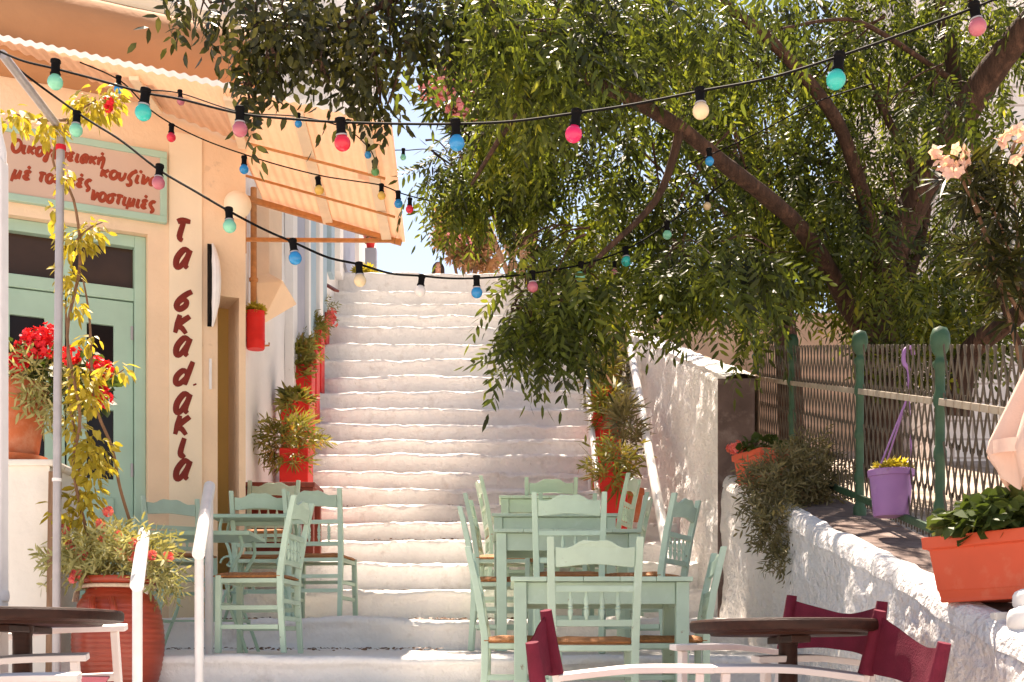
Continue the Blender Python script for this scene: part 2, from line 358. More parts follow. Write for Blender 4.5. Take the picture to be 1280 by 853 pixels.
# ================================================================== STRUCTURE
STEPS = [(5.5, .22), (6.75, .43), (7.05, HZ(820, 7.05)), (8.6, HZ(776, 8.6)), (9.65, HZ(738, 9.65)), (10.45, HZ(704, 10.45))]
for y, z in zip((677, 654, 633, 611, 591, 568, 550, 531, 510, 489, 470, 451, 430, 409, 395, 380, 365, 341),
                (11.1, 11.65, 12.2, 12.7, 13.2, 13.65, 14.1, 14.5, 14.9, 15.3, 15.7, 16.1, 16.5, 16.9, 17.3, 17.65, 18.0, 18.5)):
    STEPS.append((z, HZ(y, z)))
def tread_rise(i):
    z0 = STEPS[i][0]; z1 = STEPS[i+1][0] if i+1 < len(STEPS) else z0+10
    return (z1-z0)*(.03 if i < 6 else .10)
def street_h(z): return .05-.23*(5.2-z)           # the street falls towards the viewer
def floor_at(z):
    h = street_h(z)
    for i, (zz, hh) in enumerate(STEPS):
        if z >= zz:
            z1 = STEPS[i+1][0] if i+1 < len(STEPS) else zz+10
            h = hh+tread_rise(i)*min(1, (z-zz)/(z1-zz)) if i+1 < len(STEPS) else hh
    return h
def XW(z): return 1.44+(14-z)*.0245            # face of the right-hand wall
def XS(z): return -2.33-.0215*(z-10)           # face of the white house on the left
def nz(x, y, z, s=1.0): return noise.noise(Vector((x*s, y*s, z*s)))

g = MB(); g.box((0, 0, -4.6), (600, 600, .1)); tag(g.build('ground', M['paving'], loc=(0, 0, 0)), kind='structure')
# one stepped sheet: risers with worn, rounded, wavering edges and sloping treads
mb = MB(); mb.grid(lambda u, v: (-9+u*18, -14+v*19.56, street_h(-14+v*19.56)+.012*nz(u*18, v*20, 0, 1.2)*(v < .99)), 60, 80); tag(mb.build('street', M['paving'], loc=(0, 0, 0)), kind='structure')
def stairs():
    mb = MB(); NX = 330; prof = []          # (z, h, weight of wobble)
    zprev = street_h(5.5)-.03
    for i, (z, h) in enumerate(STEPS):
        prof += [(z+.022, zprev, .3, i), (z+.022, zprev+(h-zprev)*.18, 1, i), (z+.020, zprev+(h-zprev)*.36, 1, i), (z+.014, zprev+(h-zprev)*.54, 1, i), (z+.006, zprev+(h-zprev)*.72, 1, i), (z-.012, h-.045, 1.1, i), (z-.016, h-.022, 1.2, i), (z-.002, h-.004, 1.1, i), (z+.03, h+.004, 1, i), (z+.08, h+.002, .9, i), (z+.15, h+.003, .8, i)]
        zn = STEPS[i+1][0] if i+1 < len(STEPS) else z+9
        zprev = h+(tread_rise(i) if i+1 < len(STEPS) else 0)
        prof.append(((z+.15)*.5+zn*.5, h*.5+zprev*.5, .6, i)) if i+1 < len(STEPS) else None
    prof += [(STEPS[-1][0]+1.2, STEPS[-1][1], 0, 30), (STEPS[-1][0]+1.25, STEPS[-1][1]-.5, 0, 30), (STEPS[-1][0]+12, STEPS[-1][1]-.5, 0, 30)]
    xs = np.concatenate([np.linspace(-7, -2.9, 22)[:-1], np.linspace(-2.9, 1.9, NX)])
    vs = []
    for (z, h, w, i) in prof:
        for x in xs:
            a = .055*nz(x, i*3.1, 0, .9)+.026*nz(x, i*5.7, 2, 3.2)+.018*nz(x, z*2, h*3, 6)+.012*nz(x, z*3, h*4, 15)
            b = .030*nz(x, i*7.3, 5, .8)+.022*nz(x, i*2.3+z, 9, 3.0)+.010*nz(x, z*3, h*3, 8)+.006*nz(x, z*3, h*5, 18)
            if i < 3: a *= .5; b *= .4
            zz = z+a*w
            hh = h+b*w
            if z < 9.0 and x < -7: pass
            vs.append((x, zz, hh))
    n = len(xs); fs = []
    for j in range(len(prof)-1):
        for k in range(n-1): fs.append((j*n+k, j*n+k+1, (j+1)*n+k+1, (j+1)*n+k))
    mb.add(vs, fs, True)
    return tag(mb.build('stairs', M['step'], loc=(0, 0, 0), angle=75), kind='structure')
stairs()
# garden ground behind the fence, rising with the steps
mb = MB(); mb.grid(lambda u, v: (2.135+u*16, 3+v*30, .25+.235*(3+v*30-3.0)-.03+.06*nz(u*20, v*20, 0)), 30, 50); tag(mb.build('garden_ground', M['soil'], loc=(0, 0, 0)), kind='structure')
# hill far behind the top of the steps
mb = MB(); mb.grid(lambda u, v: (-30+u*80, 34+v*40, 3+9*v+1.5*nz(u*9, v*5, 2)), 40, 14); tag(mb.build('hillside', M['rock'], loc=(0, 0, 0)), kind='structure')

# ---- right-hand walls
HL = lambda z: .66+.248*(z-4.2)+.018*nz(z, 1, 3, 2)
def low_wall():
    t = thing('garden_wall', 'low rough whitewashed wall with a stone ledge, sloping up under the trellis fence', 'wall', (1.6, 6.6, 0))
    mb = MB()
    fx = lambda z, h: XW(z)+.035*nz(z, h, 0, 2.2)+.018*nz(z, h, 4, 7)
    def face(u, v):
        z = 2.6+u*6.85; top = HL(z); h = -.8+v*(top+.8-.065)
        return (XW(z)+.035*nz(z, h, 0, 2.2)+.018*nz(z, h, 4, 7)+.010*nz(z, h, 2, 16), z, h)
    mb.grid(face, 260, 90)
    def cap(u, v):                        # rounded limewashed lip along the ledge
        z = 2.6+u*6.85; top = HL(z); w = .085+.012*nz(z, 5, 5, 2); a = v*math.pi*.62
        return (fx(z, top-.08)-.007-.008*math.sin(v*3.1)+w*1.25*v**1.5, z, top-.075+.085*math.sin(min(math.pi*.5, a*1.15))+.006*nz(z, v*2, 9, 4))
    mb.grid(cap, 170, 6)
    mb.build('wall_face', M['limewall'], t, angle=80)
    lb = MB()
    zs = np.arange(2.6, 9.4, .62)
    for z in zs:                          # ledge of separate flagstones
        z1 = min(z+.605, 9.43); j = random.uniform(-.004, .006)
        x0, x1 = XW(z)+.055, 2.12
        q = [(x0, z, HL(z)+j-.005), (x1, z, HL(z)+j-.01), (x1, z1, HL(z1)+j-.01), (XW(z1)+.055, z1, HL(z1)+j-.005)]
        lb.extrude(q, (0, 0, -.09))
    lb.build('stone_ledge', M['stone'], t, bevel=.006)
    bk = MB(); bk.extrude([(2.13, 2.6, -.1), (2.13, 9.4, -.1), (2.13, 9.4, HL(9.4)-.1), (2.13, 2.6, HL(2.6)-.1)], (.08, 0, 0)); bk.build('back_face', M['stone'], t)
low_wall()
def high_wall():
    t = thing('stair_wall', 'tall rough whitewashed wall rising along the right side of the steps', 'wall', (1.5, 12, .6))
    HT = lambda z: HZ(470, 9.45)+(z-9.45)*(HZ(428, 14)-HZ(470, 9.45))/(14-9.45)
    mb = MB(); Z0, Z1 = 9.45, 17.5
    def face(u, v):
        z = Z0+u*(Z1-Z0); top = HT(z)+.03*nz(z, 0, 1, 1.5); h = .3+v*(top-.3)
        return (XW(z)+.04*nz(z, h, 0, 2.2)+.020*nz(z, h, 4, 7)+.011*nz(z, h, 2, 16)+(.025 if v > .985 else 0), z, h)
    mb.grid(face, 240, 110)
    mb.build('wall_face', M['limewall'], t, angle=80)
    tp = MB(); tp.grid(lambda u, v: (XW(Z0+u*(Z1-Z0))+.015+v*.26, Z0+u*(Z1-Z0), HT(Z0+u*(Z1-Z0))+.03*nz(Z0+u*(Z1-Z0), 0, 1, 1.5)+.02*math.sin(v*math.pi)+.01*nz(u*30, v*3, 2)), 60, 5); tp.build('wall_top', M['step'], t)
    en = MB(); x0 = XW(Z0)-.03
    en.extrude([(x0, Z0, .3), (x0+.27, Z0, .3), (x0+.27, Z0, HT(Z0)-.02), (x0, Z0, HT(Z0)-.02)], (0, .02, 0)); en.build('end_face', M['stone'], t)
    bk = MB(); bk.grid(lambda u, v: (XW(Z0+u*(Z1-Z0))+.275, Z0+u*(Z1-Z0), .3+v*(HT(Z0+u*(Z1-Z0))-.3)), 20, 4); bk.build('back_face', M['sandstone'], t)
high_wall()
mb = MB()
def terr(u, v):
    x = 1.62+u*4.6; return (x, 15.2+.05*nz(x, v*3, 0, 3), 2.2+v*(HZ(392, 15.2)-2.2)+.05*nz(x, 2, 2, 2)*v)
mb.grid(terr, 60, 20)
mb.grid(lambda u, v: (1.62+u*4.6, 15.2+v*.5, HZ(392, 15.2)+.05*nz(1.62+u*4.6, 2, 2, 2)), 60, 2)
tag(mb.build('terrace_wall', M['sandstone']), 'peach stone terrace wall seen behind the fence and under the tree', 'wall')
mbrick = mat('whitewashed block courses', (.80, .75, .72), .9, .06, 4, .3, 20)
def brickify(m, sc=(1, 1, 1)):
    nt = m.node_tree; N = nt.nodes; L = nt.links; b = N['Principled BSDF']
    old = b.inputs['Base Color'].links[0].from_socket
    tc = N.new('ShaderNodeTexCoord'); sp = N.new('ShaderNodeSeparateXYZ'); L.new(tc.outputs['Object'], sp.inputs[0]); cb = N.new('ShaderNodeCombineXYZ')
    ad = N.new('ShaderNodeMath'); ad.operation = 'ADD'; L.new(sp.outputs[0], ad.inputs[0]); L.new(sp.outputs[1], ad.inputs[1]); L.new(ad.outputs[0], cb.inputs[0]); L.new(sp.outputs[2], cb.inputs[1])
    br = N.new('ShaderNodeTexBrick'); br.inputs['Scale'].default_value = 1; br.inputs['Brick Width'].default_value = .42; br.inputs['Row Height'].default_value = .2; br.inputs['Mortar Size'].default_value = .012
    br.inputs['Color1'].default_value = (1, 1, 1, 1); br.inputs['Color2'].default_value = (.9, .88, .87, 1); br.inputs['Mortar'].default_value = (.62, .56, .53, 1); L.new(cb.outputs[0], br.inputs[0])
    mx = N.new('ShaderNodeMix'); mx.data_type = 'RGBA'; mx.blend_type = 'MULTIPLY'; mx.inputs[0].default_value = 1; L.new(old, mx.inputs[6]); L.new(br.outputs[0], mx.inputs[7]); L.new(mx.outputs[2], b.inputs['Base Color'])
brickify(mbrick)
t = thing('hillside_house', 'whitewashed block house standing behind the garden at the right edge', 'house', (7.5, 14, 2.2))
mb = MB(); mb.box((8.2, 15.6, 6.0), (7.4, 3.6, 9.0)); mb.build('wall', mbrick, t)
mb = MB(); mb.box((8.2, 15.6, 10.56), (7.7, 3.9, .12)); mb.build('roof', M['white'], t)

# ---- taverna facade (own frame: s along the wall, h up, n towards the viewer)
FO = Vector((-2.47, 9.6, 0)); FU = Vector((.898, .44, 0)).normalized(); FN = Vector((.44, -.898, 0)).normalized()
def fs(px, n=0):
    r = (px-640)/F; o = FO+FN*n; return (r*o.y-o.x)/(FU.x-FU.y*r)
def FP(s, h, n=0): v = FO+FU*s+FN*n; return Vector((v.x, v.y, h))
def FX(px, py, n=0): s = fs(px, n); v = FP(s, 0, n); return FP(s, HZ(py, v.y), n)
def fh(px, py, n=0): return FX(px, py, n).z
def rect(mb, s0, s1, h0, h1, n0, n1):
    return mb.extrude([FP(s0, h0, n0), FP(s1, h0, n0), FP(s1, h1, n0), FP(s0, h1, n0)], FN*(n1-n0))
def holes_wall(mb, s0, s1, h0, h1, holes, n0, n1):
    ss = sorted({s0, s1, *[h[0] for h in holes], *[h[1] for h in holes]}); hs = sorted({h0, h1, *[h[2] for h in holes], *[h[3] for h in holes]})
    inside = lambda a, b: any(h[0] <= a <= h[1] and h[2] <= b <= h[3] for h in holes)
    V = {}
    def vid(i, j, k):
        key = (i, j, k)
        if key not in V: V[key] = len(vs); vs.append(FP(ss[i], hs[j], (n0, n1)[k]))
        return V[key]
    vs = []; f = []; ns, nh = len(ss)-1, len(hs)-1
    solid = [[not inside((ss[i]+ss[i+1])/2, (hs[j]+hs[j+1])/2) for j in range(nh)] for i in range(ns)]
    for i in range(ns):
        for j in range(nh):
            if not solid[i][j]: continue
            for k in (0, 1): f.append((vid(i, j, k), vid(i+1, j, k), vid(i+1, j+1, k), vid(i, j+1, k)))
            for (di, dj, e) in ((-1, 0, ((i, j), (i, j+1))), (1, 0, ((i+1, j), (i+1, j+1))), (0, -1, ((i, j), (i+1, j))), (0, 1, ((i, j+1), (i+1, j+1)))):
                a, b = i+di, j+dj
                if 0 <= a < ns and 0 <= b < nh and solid[a][b]: continue
                f.append((vid(*e[0], 0), vid(*e[1], 0), vid(*e[1], 1), vid(*e[0], 1)))
    return mb.add(vs, f)
FL = STEPS[3][1]+.02
bld = thing('taverna', 'peach taverna front with green double doors and red brown lettering painted down its pier', 'building', tuple(FP(-.6, FL-.3)))
sD0, sD1, hD = fs(-30), fs(185), fh(185, 293)
sO0, sO1, hO = fs(272), fs(299), fh(285, 371)
hc_ = fh(150, 62)
mb = MB(); holes_wall(mb, fs(-170), fs(307), .3, hc_-.05, [(sD0, sD1, .3, hD), (sO0, sO1, .3, hO)], 0, -.34)
mb.build('wall', M['peach'], bld)
mb = MB(); rect(mb, fs(211), fs(252), FL-.2, fh(230, 168), .002, .014); mb.build('pier_panel', M['cream'], bld)
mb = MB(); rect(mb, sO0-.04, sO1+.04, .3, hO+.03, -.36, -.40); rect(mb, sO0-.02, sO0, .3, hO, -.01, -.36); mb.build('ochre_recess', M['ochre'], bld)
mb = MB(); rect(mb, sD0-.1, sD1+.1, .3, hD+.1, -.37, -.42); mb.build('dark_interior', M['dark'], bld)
# long rounded cornice above the awning
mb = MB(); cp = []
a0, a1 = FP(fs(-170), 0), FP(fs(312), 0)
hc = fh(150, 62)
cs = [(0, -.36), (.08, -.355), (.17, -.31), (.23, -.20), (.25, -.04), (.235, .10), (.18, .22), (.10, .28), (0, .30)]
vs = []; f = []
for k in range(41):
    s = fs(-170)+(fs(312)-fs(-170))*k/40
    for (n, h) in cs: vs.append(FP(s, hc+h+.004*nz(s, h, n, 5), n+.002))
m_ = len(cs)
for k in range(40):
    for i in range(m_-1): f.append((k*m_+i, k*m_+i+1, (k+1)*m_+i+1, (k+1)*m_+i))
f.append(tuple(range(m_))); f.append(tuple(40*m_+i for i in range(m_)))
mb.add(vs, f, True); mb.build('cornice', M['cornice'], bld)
mb = MB(); rect(mb, fs(-170), fs(307), hc-.049, hc+.30, -.34, -.001); rect(mb, fs(-170), fs(312), hc+.301, 5.5, -.34, .06); mb.build('parapet', M['cream'], bld, bevel=.03)
# door: frame, transom lights, two leaves each with stacked panes
dr = tag(MB().build('door_group', M['mintdoor'], bld), None) if False else None
NF = -.16
door = MB(); fw = .085
trH0, trH1 = fh(100, 372, NF), fh(100, 356, NF)
rect(door, sD1-fw, sD1-.002, .3, hD-.002, NF, NF+.09); rect(door, sD0+.002, sD0+fw, .3, hD-.002, NF, NF+.09)
rect(door, sD0+fw, sD1-fw, hD-fw-.002, hD-.002, NF, NF+.088); rect(door, sD0+fw, sD1-fw, trH0, trH1, NF, NF+.075)
sM = (fs(100, NF)+fs(62, NF))/2
rect(door, sM-.04, sM+.04, trH1, hD-fw, NF, NF+.07)
dobj = door.build('door_frame', M['mintdoor'], bld, bevel=.006)
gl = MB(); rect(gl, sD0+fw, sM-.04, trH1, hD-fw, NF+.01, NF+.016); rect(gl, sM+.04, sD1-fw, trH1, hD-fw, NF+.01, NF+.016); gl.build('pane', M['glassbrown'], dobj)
for (a, b, hl) in ((sM+.006, sD1-fw-.004, 1), (sD0+fw+.004, sM-.006, -1)):
    w = b-a; st = .12
    lf = MB(); hb, ht = FL-.02, trH0-.008
    p = [(HZ(779-0, 9.2), 0)]
    rows = [(fh(125, 600, NF), fh(125, 514, NF)), (fh(125, 500, NF), fh(125, 408, NF))]
    pa, pb = a+st+.02, b-st-.02
    hl_ = [(pa, pb, r0, r1) for r0, r1 in rows]
    holes_wall(lf, a, b, hb, ht, hl_, NF+.01, NF+.06)
    rect(lf, pa, pb, hb+.14, rows[0][0]-.14, NF+.06, NF+.072)
    leaf = lf.build('door_leaf', M['mintdoor'], bld, bevel=.005)
    for r0, r1 in rows:
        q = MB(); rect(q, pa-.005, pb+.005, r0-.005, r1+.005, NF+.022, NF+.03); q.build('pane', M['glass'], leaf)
    hg = MB()
    for hh in (fh(170, 420, NF), fh(170, 590, NF)):
        c = FP(b-.01 if hl > 0 else a+.01, hh, NF+.065); hg.tube([c+Vector((0, 0, -.05)), c+Vector((0, 0, .05))], .011, 8)
    hg.build('hinge', M['grey'], leaf)
    hd = MB(); c = FP(a+.05 if hl > 0 else b-.05, rows[0][1]-.15, NF+.06); hd.tube([c, c+FN*.05, c+FN*.05+FU*.09*hl], .010, 8); hd.build('handle', M['grey'], leaf)

# ---- brush lettering: each stroke a flattened tube on the wall
GL = {
 'Ο': [[(.45+.42*math.cos(t), .72+.74*math.sin(t)) for t in np.linspace(1.2, 7.6, 15)]], 'ι': [[(.12, 1), (.08, .25), (.2, .02), (.34, .12)]],
 'κ': [[(.12, 1), (.08, 0)], [(.68, .98), (.14, .45), (.40, .3), (.70, .02)]], 'ο': [[(.36+.32*math.cos(t), .5+.5*math.sin(t)) for t in np.linspace(1.2, 7.6, 13)]],
 'γ': [[(0, .85), (.16, .98), (.36, .3), (.34, -.4), (.2, -.5), (.2, -.15), (.42, .35), (.66, 1)]], 'ε': [[(.58, .85), (.34, 1), (.1, .8), (.34, .54), (.06, .26), (.28, 0), (.6, .14)]],
 'ν': [[(.0, .98), (.14, .96), (.24, .02), (.55, .55), (.62, .98)]], 'α': [[(.66, .9), (.36, .98), (.08, .5), (.14, .06), (.38, .1), (.64, .7)], [(.72, 1), (.60, .25), (.78, .03)]],
 'η': [[(.06, 1), (.1, 0)], [(.12, .6), (.4, 1), (.58, .75), (.56, -.42)]], 'μ': [[(.12, 1), (.02, -.45)], [(.08, .3), (.25, .02), (.48, .3), (.58, 1)], [(.60, .95), (.58, .2), (.76, .04)]],
 'τ': [[(0, .9), (.3, 1), (.72, .98)], [(.36, .95), (.28, .2), (.5, .02)]], 'π': [[(0, .9), (.4, 1), (.9, .98)], [(.24, .95), (.14, 0)], [(.64, .95), (.60, .15), (.8, .03)]],
 'ς': [[(.62, .88), (.34, 1), (.08, .6), (.3, .24), (.52, 0), (.42, -.3), (.24, -.34)]], 'υ': [[(0, .95), (.08, .3), (.3, .02), (.54, .35), (.58, 1)]],
 'ζ': [[(.5, 1.45), (.72, 1.4), (.36, 1.1), (.14, .4), (.40, .1), (.48, -.35), (.24, -.55), (.12, -.3)]], 'σ': [[(.34+.30*math.cos(t), .44+.44*math.sin(t)) for t in np.linspace(1.2, 7.6, 13)], [(.36, .9), (.6, 1), (.9, .98)]],
 'S': [[(.75, 1.2), (.5, 1.0), (.2, .6), (.12, .2), (.32, 0), (.6, .25), (.6, .55), (.35, .62), (.16, .35)]],
 'd': [[(.62, .62), (.36, .74), (.08, .4), (.12, .04), (.36, .06), (.62, .4)], [(.80, 1.25), (.64, .3), (.62, .0)]], '.': [[(.0, .06), (.03, .03)]],
}
WID = {'Ο': 1.0, 'ι': .42, 'ί': .42, 'μ': .85, 'π': .95, 'σ': .85, 'κ': .78, 'τ': .72, 'ς': .66, 'α': .86}
BASEOF = {'ί': 'ι', 'έ': 'ε', 'ή': 'η'}
def stroke(mb, pts, rad, plane_n):
    """round brush stroke, flattened onto the facade"""
    sp = smooth_path(pts, 4) if len(pts) > 2 else [Vector(pts[0]), (Vector(pts[0])+Vector(pts[1]))/2, Vector(pts[1])]
    k = len(sp); rr = [rad*(.72+.4*math.sin(math.pi*min(1, .15+i/max(1, k-1)*.8))) for i in range(k)]
    b = len(mb.v); mb.tube(sp, rr, 8)
    o = FO+FN*plane_n
    for i in range(b, len(mb.v)):
        v = Vector(mb.v[i]); d = (v-o).dot(FN); mb.v[i] = tuple(v-FN*d*.75)
def glyph(mb, ch, org, ex, ey, rad, n, slant=.22):
    base = BASEOF.get(ch, ch)
    for st in GL[base]:
        stroke(mb, [org+ex*(x+slant*y)+ey*y for x, y in st], rad, n)
    if ch in BASEOF:
        stroke(mb, [org+ex*(x+slant*y)+ey*y for x, y in ((.22, 1.3), (.34, 1.62))], rad*.9, n)
# sign over the door
SN = .05
sgn = thing('taverna_sign', 'beige Greek sign board with green frame and red brush lettering above the doors', 'sign', tuple(FX(100, 262, 0)))
s0, s1 = fs(-14, SN), fs(209, SN); h1 = fh(209, 190, SN); h0 = fh(209, 279, SN)
mb = MB(); rect(mb, s0+.045, s1-.045, h0+.045, h1-.045, .003, SN-.012); mb.build('board', M['signboard'], sgn)
mb = MB()
for a in ((s0, s1, h1-.05, h1), (s0, s1, h0, h0+.05), (s0, s0+.05, h0+.05, h1-.05), (s1-.05, s1, h0+.05, h1-.05)): rect(mb, *a, .002, SN)
mb.build('frame', M['mintdoor'], sgn, bevel=.005)
def text_line(txt, p0, p1, xh_px):
    mb = MB(); n = SN-.011; a = FX(*p0, n); b = FX(*p1, n); tot = sum(WID.get(c, WID.get(BASEOF.get(c, c), .74))+.12 if c != ' ' else .6 for c in txt)
    ex = (b-a)/tot; xh = xh_px*a.y/F; x = 0
    for c in txt:
        if c == ' ': x += .6; continue
        glyph(mb, c, a+ex*x, ex, Vector((0, 0, xh)), .0128, n); x += WID.get(c, WID.get(BASEOF.get(c, c), .74))+.12
    mb.build('lettering', M['letter'], sgn)
text_line('Οικογενειακή', (14, 189), (131, 208), 10.5)
text_line('μέ', (15, 222), (40, 225.5), 10.5); text_line('τοπικές', (47, 226.5), (114, 236), 10.5)
text_line('κουζίνα', (125, 221), (198, 233), 10)
text_line('νοστιμιές', (113, 249), (194, 263), 10.5)
# letters down the pier: each letter its own part
for ch, y0, y1 in (('τ', 300, 274), ('α', 334, 310), ('S', 386, 366), ('κ', 416, 393), ('α', 444, 421), ('d', 480, 456), ('α', 516, 491), ('κ', 543, 519), ('ι', 570, 547), ('α', 599, 575)):
    mb = MB(); n = .015; a = FX(217, y0, n); ex = FX(239, y0, n)-a; ex.z = 0; hgt = (y0-y1)*a.y/F
    x0 = .25 if ch == 'ι' else .0
    glyph(mb, ch, a+ex*x0, ex, Vector((0, 0, hgt)), .021, n, .24)
    if ch == 'd': stroke(mb, [FX(243, 480, n), FX(244, 482, n)], .015, n)
    mb.build('letter', M['letterd'], bld)

# ---- white house along the left of the steps
wh = thing('stairside_house', 'tall white house along the left of the steps with blue grey doors and shutters', 'house', (XS(17)-.3, 17, 2))
mb = MB()
zs = np.linspace(9.95, 25, 50)
mb.grid(lambda u, v: (XS(9.95+u*15.05)+.012*nz(u*20, v*9, 0), 9.95+u*15.05, .3+v*(.6+.53*(9.95+u*15.05))), 60, 40)
mb.add([(XS(25), 25, .3), (XS(25)-3, 25, .3), (XS(25)-3, 25, 14.1), (XS(25), 25, 14.1)], [(0, 1, 2, 3)])
mb.add([(XS(9.95), 9.95, .3), (XS(9.95)-3, 9.95, .3), (XS(9.95)-3, 9.95, 6.17), (XS(9.95), 9.95, 6.17)], [(0, 1, 2, 3)])
mb.add([(XS(9.95), 9.95, 6.17), (XS(25), 25, 14.1), (XS(25)-3, 25, 14.1), (XS(9.95)-3, 9.95, 6.17)], [(0, 1, 2, 3)])
mb.build('wall', M['white'], wh)
def zx(px): return -2.115/((px-640)/F+.0215)
def side_panel(name, m, x0, x1, y1, y0, out, bev=.006):
    z0, z1 = zx(x0), zx(x1); h1 = HZ(y1, (z0+z1)/2); h0 = max(HZ(y0, (z0+z1)/2), floor_at((z0+z1)/2)-.1)
    mb = MB(); mb.box((XS((z0+z1)/2)+out/2, (z0+z1)/2, (h0+h1)/2), (abs(out), abs(z1-z0), h1-h0), Matrix.Rotation(.0215, 3, 'Z')); return mb.build(name, m, wh, bevel=bev)
side_panel('door', M['bluegrey'], 362, 376, 200, 540, .05)
side_panel('door_surround', M['white'], 376.6, 379, 195, 540, .09); side_panel('door_surround', M['white'], 356, 361.5, 195, 540, .09)
side_panel('shutter', M['blue'], 381, 388, 180, 420, .07)
side_panel('shutter', M['blue'], 396, 402, 190, 400, .07)
side_panel('shutter', M['blue'], 408, 412, 200, 345, .07)
side_panel('pilaster', M['white'], 389.5, 394, 150, 470, .10)
side_panel('door', M['bluegrey'], 421, 440, 180, 340, .05)
side_panel('door_surround', M['white'], 441, 446, 175, 340, .10); side_panel('door_surround', M['white'], 416, 420.5, 175, 345, .10)
# peach render chute with a pointed foot, and the iron pipe beside it
zc = 12.1
mb = MB(); xs_ = XS(zc); hA, hB, hC, hD_ = HZ(235, zc), HZ(352, zc), HZ(362, zc), HZ(405, zc)
mb.add([(xs_+x, zc+y, h) for (x, y, h) in ((0, -.25, hA), (.13, -.25, hA), (.13, .4, hA), (0, .4, hA), (0, -.25, hB), (.13, -.25, hB), (.13, .4, hB), (0, .4, hB), (0, -.25, hC-.02), (.26, -.27, hC), (.26, .5, hC), (0, .5, hC), (0, -.06, hD_), (.03, -.06, hD_), (.03, .0, hD_), (0, .0, hD_))],
       [(3, 2, 1, 0)]+[(a+i, a+(i+1) % 4, a+4+(i+1) % 4, a+4+i) for a in (0, 4, 8) for i in range(4)]+[(12, 13, 14, 15)])
mb.build('render_chute', M['peach'], wh, bevel=.01)
mb = MB(); zp = 11.45; mb.tube([(XS(zp)+.05, zp, HZ(235, zp)), (XS(zp)+.05, zp, HZ(392, zp))], .028, 10); mb.tube([(XS(zp)+.05, zp, HZ(352, zp)), (XS(zp)+.05, zp, HZ(348, zp))], .04, 10)
mb.build('drain_pipe', M['rust'], wh)
# ---- awning of corrugated sheet
aw = thing('awning', 'peach corrugated awning sloping out over the taverna front and the foot of the steps', 'awning', tuple(P(400, 230, 9.6)))
def aw_h(X, z):
    k = .213+(.29-.213)*(z-8.74)/2.45
    return 4.27+k*(-.82-.046*(z-8.74)-X)
def fac_y(X): return FO.y+FU.y*(X-FO.x)/FU.x
def aw_far(X):
    if X < -2.06: return fac_y(X)-.02
    if X < -2.30: return 9.9
    return 11.2
mb = MB(); NXA = 520; X0, X1 = -5.2, -.82; th = .007
def sheet(u, v, dz=0):
    X = X0+u*(X1-X0); zf = aw_far(X); z = 8.74+v*(zf-8.74); Xk = X-.046*(z-8.74)*(1 if X > -2.06 else 0)
    if X > -2.06: Xk = max(Xk, XS(z)+.03)
    return (Xk, z, aw_h(Xk, z)+.007*math.sin(2*math.pi*X/.075)+dz)
mb.grid(lambda u, v: sheet(u, v), NXA, 6)
mb.build('sheet', M['awning'], aw, fixn=False, angle=60)
tr = MB(); tr.grid(lambda u, v: tuple(Vector(sheet(u, 0))+Vector((0, -.004-.012*v, -.003+.034*v))), NXA, 1); tr.build('sunlit_lip', M['white'], aw, fixn=False)  # added white strip, paints the sunlit lip of the sheet
def aw_bar(Xa, za, Xb, zb, w, h, m, nm, drop=.03):
    mb = MB(); mb.bar((Xa, za, aw_h(Xa, za)-drop-h/2), (Xb, zb, aw_h(Xb, zb)-drop-h/2), w, h); return mb.build(nm, m, aw, bevel=.004)
aw_bar(-1.475, 8.8, -1.60, 11.15, .085, .03, M['awnrib'], 'purlin'); aw_bar(-1.01, 8.8, -1.09, 11.15, .085, .03, M['awnrib'], 'purlin'); aw_bar(-1.95, 8.8, -2.05, 9.75, .07, .03, M['awnrib'], 'purlin')
aw_bar(-2.6, 8.8, -2.6, 9.4, .07, .03, M['awnrib'], 'purlin')
for zz in (9.55, 10.35):
    aw_bar(-1.98 if zz < 9.9 else -2.25, zz, -.95, zz+.05, .018, .018, M['rust'], 'rafter', .065)
zb_ = 11.12
aw_bar(-2.33, zb_, -.96, zb_, .05, .045, M['rust'], 'rafter', .02)
mb = MB(); mb.bar((XS(zb_), zb_, 4.265), (-.97, zb_, 4.265-.01), .03, .03); mb.build('strut', M['rust'], aw)
mb = MB(); mb.bar((XS(zb_)+.03, zb_, 4.15), (XS(zb_)+.03, zb_, aw_h(XS(zb_), zb_)-.05), .03, .03); mb.build('bracket_post', M['rust'], aw)

